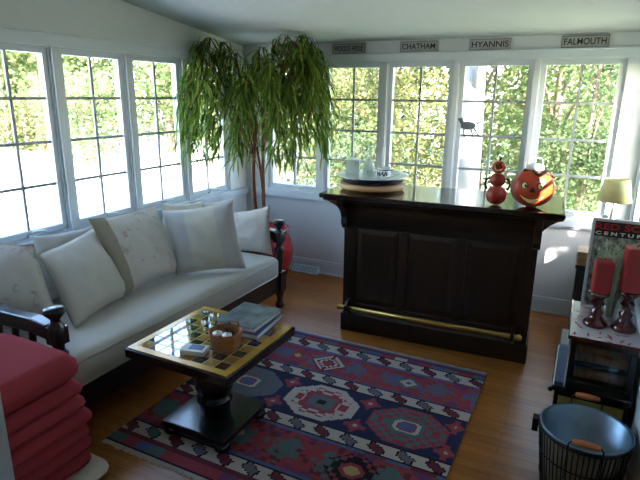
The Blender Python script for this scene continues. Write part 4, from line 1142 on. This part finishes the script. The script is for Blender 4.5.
def tree(name, x, y, H, spread, z0, nleaf, ls, lm, bm, label, cat='tree', seed=0, r=.12, clumps=26, lean=0., group=None):
    rd = random.Random(seed)
    t = thing(name, (x, y, GZ), label, cat, group)
    tr = MB(); pts = [V((x+lean*k*H+.06*math.sin(k*5+seed)*spread*.3, y, GZ+H*k)) for k in [i/8*.9 for i in range(9)]]
    if r > 0: tr.tube(pts, r, 10, r2=r*.35)
    cl = []
    for i in range(clumps):
        a = rd.uniform(0, 2*PI); q = math.sqrt(rd.random())*spread; zz = GZ+z0+(H-z0)*rd.random()
        q *= (1-.5*((zz-GZ)/H)**2)
        c = V((x+q*math.cos(a)+lean*(zz-GZ), y+q*math.sin(a), zz)); cl.append(c)
        if r > 0 and i % 2 == 0:
            s = pts[min(8, max(1, int((zz-GZ)/H*6)))]
            m_ = s.lerp(c, .5)+V((0, 0, .1*spread)); tr.tube([s, m_, c], r*.28, 6, r2=r*.06)
    if r > 0: tr.build('trunk', bm, t)
    lf = MB(); cr = spread*.42
    for i in range(nleaf):
        c = rd.choice(cl); p = c+V((rd.gauss(0, cr*.6), rd.gauss(0, cr*.6), rd.gauss(0, cr*.42)))
        if p.z < GZ+.05: p.z = GZ+.05+rd.random()*.3
        s = ls*rd.uniform(.6, 1.3); u = V((rd.gauss(0, 1), rd.gauss(0, 1), rd.gauss(0, .6))).normalized(); w = u.orthogonal().normalized(); w = (w*math.cos(rd.random()*6)+u.cross(w)*math.sin(rd.random()*6))
        lf.v += [p-u*s*.6, p+w*s*.32, p+u*s*.6, p-w*s*.32]; k = len(lf.v)-4
        lf.f.append([k, k+1, k+2, k+3]); lf.mi.append(0); lf.sm.append(False)
    lf.build('foliage', lm, t)
    return t
A, B, C_ = M['tleafA'], M['tleafB'], M['tleafC']
G1 = None
# beyond the back windows, near to far
tree('maple_tree', -.3, 4.6, 4.2, 1.3, .6, 11424, .075, A, M['tbark'], 'yellow-green young tree beyond the window right of the plant', seed=1)
tree('maple_tree', 1.25, 5.6, 4.6, 1.5, .5, 11424, .075, A, M['tbark'], 'pale yellow young tree beyond the window under the CHATHAM sign', seed=2)
tree('shrub', -.1, 3.2, 1.5, .8, .1, 2200, .07, C_, M['tbark'], 'low dark green shrub beyond the window behind the dish', 'shrub', seed=3, r=.03)
tree('garden_tree', 3.05, 3.4, 3.4, .9, .3, 12512, .055, C_, M['tbark'], 'dense green tree with thin branches beyond the window under the FALMOUTH sign', seed=4, r=.05)
tree('garden_tree', 3.5, 6.2, 5.0, 1.7, .6, 11424, .075, B, M['tbark'], 'green tree behind the dense one at the right of the back garden', seed=5)
tree('birch_tree', 1.75, 2.2, 4.6, 1.0, 3.2, 700, .09, B, M['pbark'], 'pale-barked thick trunk close behind the window with the pumpkin figure', seed=6, r=.19)
tree('garden_tree', 2.55, 5.2, 4.4, 1.1, .5, 9248, .075, B, M['tbark'], 'light green tree between the pale trunk and the dense tree', seed=7)
tree('oak_tree', -6.0, 12, 7, 3.2, .6, 6720, .22, A, M['tbark'], 'yellowing tree far behind the plant', seed=8, r=.2)
tree('oak_tree', -2.2, 11, 7, 3.0, .4, 6720, .2, B, M['tbark'], 'broad green tree far behind the young yellow tree', seed=9, r=.2)
tree('oak_tree', 1.2, 13, 7, 3.0, .4, 5120, .22, A, M['tbark'], 'tall pale yellow tree in the distance behind the bar', seed=10, r=.2)
tree('oak_tree', 4.6, 12, 7, 3.0, .4, 6080, .2, B, M['tbark'], 'tall green tree in the distance at the far right', seed=11, r=.2)
tree('birch_tree', -2.35, 5.3, 4.5, .9, 2.6, 1190, .075, B, M['pbark'], 'slim white birch trunk beyond the corner window by the plant', seed=12, r=.075)
# beyond the left windows
tree('shrub', -10.4, 6.6, 2.6, 1.5, .1, 2600, .13, B, M['tbark'], 'rounded green shrub across the drive beyond the third left window', 'shrub', seed=13, r=.05)
tree('shrub', -5.6, 9.0, 2.4, 1.5, .1, 2600, .13, A, M['tbark'], 'yellow-green shrub beyond the far left corner window', 'shrub', seed=14, r=.05)
tree('garden_tree', -10.5, 10.5, 6, 2.3, 1.0, 6720, .18, B, M['tbark'], 'leafy green tree beyond the third left window', seed=15, r=.15)
tree('oak_tree', -17, 11, 8, 3.6, .9, 7360, .26, B, M['tbark'], 'large green tree beyond the middle left window', seed=16, r=.25)
tree('oak_tree', -22, 12.5, 9, 4.2, .7, 7360, .3, A, M['tbark'], 'large yellow-green tree far beyond the second left window', seed=17, r=.25)
tree('oak_tree', -20, 6, 8, 3.8, 1.0, 7360, .28, B, M['tbark'], 'large green tree beyond the nearest left window', seed=18, r=.25)
tree('oak_tree', -26, 6, 9, 4.5, 1.2, 6720, .32, B, M['tbark'], 'green tree in the far distance beyond the nearest left window', seed=19, r=.25)
tree('oak_tree', -15, 17, 8, 4.0, .6, 6720, .28, A, M['tbark'], 'yellowing tree in the far distance beyond the third left window', seed=20, r=.25)
tree('oak_tree', -28, 17, 9, 5.0, 1.0, 6720, .34, B, M['tbark'], 'wide green tree in the far distance beyond the middle left window', seed=21, r=.25)
tree('shrub', -16.5, 4.2, 1.7, 1.7, .1, 2400, .16, C_, M['tbark'], 'low wide shrub at the far side of the drive beyond the nearest left window', 'shrub', seed=22, r=.04)
tree('shrub', -15.2, 8.3, 1.6, 1.6, .1, 2400, .16, A, M['tbark'], 'low yellowish shrub at the far side of the drive beyond the second left window', 'shrub', seed=23, r=.04)
tree('shrub', -19, 9.0, 1.9, 1.8, .1, 2400, .18, C_, M['tbark'], 'low dark shrub behind the yellowish one beyond the second left window', 'shrub', seed=24, r=.04)
b = MB(); b.add([(-34, 3, GZ+.03), (-18, 3.5, GZ+.03), (-20, 13, GZ+.03), (-34, 20, GZ+.03)], [(0, 1, 2, 3)]); o = b.build('fallen_leaves', M['gravel_dark']); tag(o, 'brownish strip of fallen leaves beyond the drive outside the left windows', 'leaves', kind='stuff')
# right of the room: unseen hedge, added and shaped to break sunlight into patches
def hedge():
    rd = random.Random(30); t = thing('sun_block_hedge', (6.4, -3.75, GZ), 'unseen green hedge added outside the right wall to block the sun', 'hedge')
    st = MB()
    for k in range(4): st.tube([(6.4, -4.1+.25*k, GZ), (6.42, -4.08+.25*k, 3.6)], .03, 8, r2=.012)
    st.build('stem', M['tbark'], t); lf = MB()
    gaps = ((-.598, .90, .038, .10), (-.510, .89, .034, .09), (-.37, .985, .035, .04))      # small gaps in the leaves that let spots of sun through
    n = 0
    while n < 26000:
        p = V((rd.uniform(5.95, 6.85), rd.uniform(-4.75, -2.75), rd.uniform(GZ+.1, 4.85))); q = p.x-3.4; y, z = p.y+q, p.z-.8*q
        n += 1
        if not (-1.15 < y < -.225) or z > 1.98: continue
        if any(((y-a)/c)**2+((z-b_)/d)**2 < 1 for a, b_, c, d in gaps): continue
        s_ = .10*rd.uniform(.6, 1.2); u = V((rd.gauss(0, 1), rd.gauss(0, 1), rd.gauss(0, .6))).normalized(); w_ = u.orthogonal().normalized()
        m_ = Matrix.Rotation(rd.uniform(0, 6.28), 3, u) @ w_
        lf.v += [p-u*s_*.5, p+m_*s_*.32, p+u*s_*.5, p-m_*s_*.32]; k = len(lf.v)-4; lf.f.append([k, k+1, k+2, k+3]); lf.mi.append(0); lf.sm.append(False)
    lf.build('foliage', C_, t)
hedge()

# ------------------------------------------------------------------ light
w = bpy.data.worlds.new('sky'); SC.world = w; w.use_nodes = True
nt = w.node_tree; bg = nt.nodes['Background']
sk = nt.nodes.new('ShaderNodeTexSky'); sk.sky_type = 'NISHITA'; sk.sun_disc = False
sd = V((-1, 1, -.8)).normalized()
sk.sun_elevation = math.asin(-sd.z); sk.sun_rotation = math.atan2(-sd.x, -sd.y)
sk.altitude = 0; sk.dust_density = 1.0; sk.air_density = 1.0
nt.links.new(sk.outputs[0], bg.inputs[0]); bg.inputs[1].default_value = .55
l = bpy.data.lights.new('sun', 'SUN'); l.energy = 12.5; l.angle = .01; l.color = (1, .94, .86)
so = bpy.data.objects.new('sun', l); COL.objects.link(so); so.rotation_euler = sd.to_track_quat('-Z', 'Y').to_euler()

cam = bpy.data.cameras.new('camera'); co = bpy.data.objects.new('camera', cam); COL.objects.link(co)
cam.sensor_width = 36; cam.lens = FP*36/640; cam.clip_start = .05; cam.clip_end = 300
m = Matrix((rt, up, -fw)).transposed().to_4x4(); m.translation = CL; co.matrix_world = m
SC.camera = co
SC.view_settings.view_transform = 'Standard'; SC.view_settings.look = 'None'; SC.view_settings.gamma = 1; SC.view_settings.use_curve_mapping = False
SC.view_settings.exposure = 2.62
SC.cycles.use_denoising = True
SC.cycles.max_bounces = 10; SC.cycles.diffuse_bounces = 6; SC.cycles.transparent_max_bounces = 24
SC.cycles.sample_clamp_indirect = 10; SC.cycles.caustics_reflective = False; SC.cycles.caustics_refractive = False
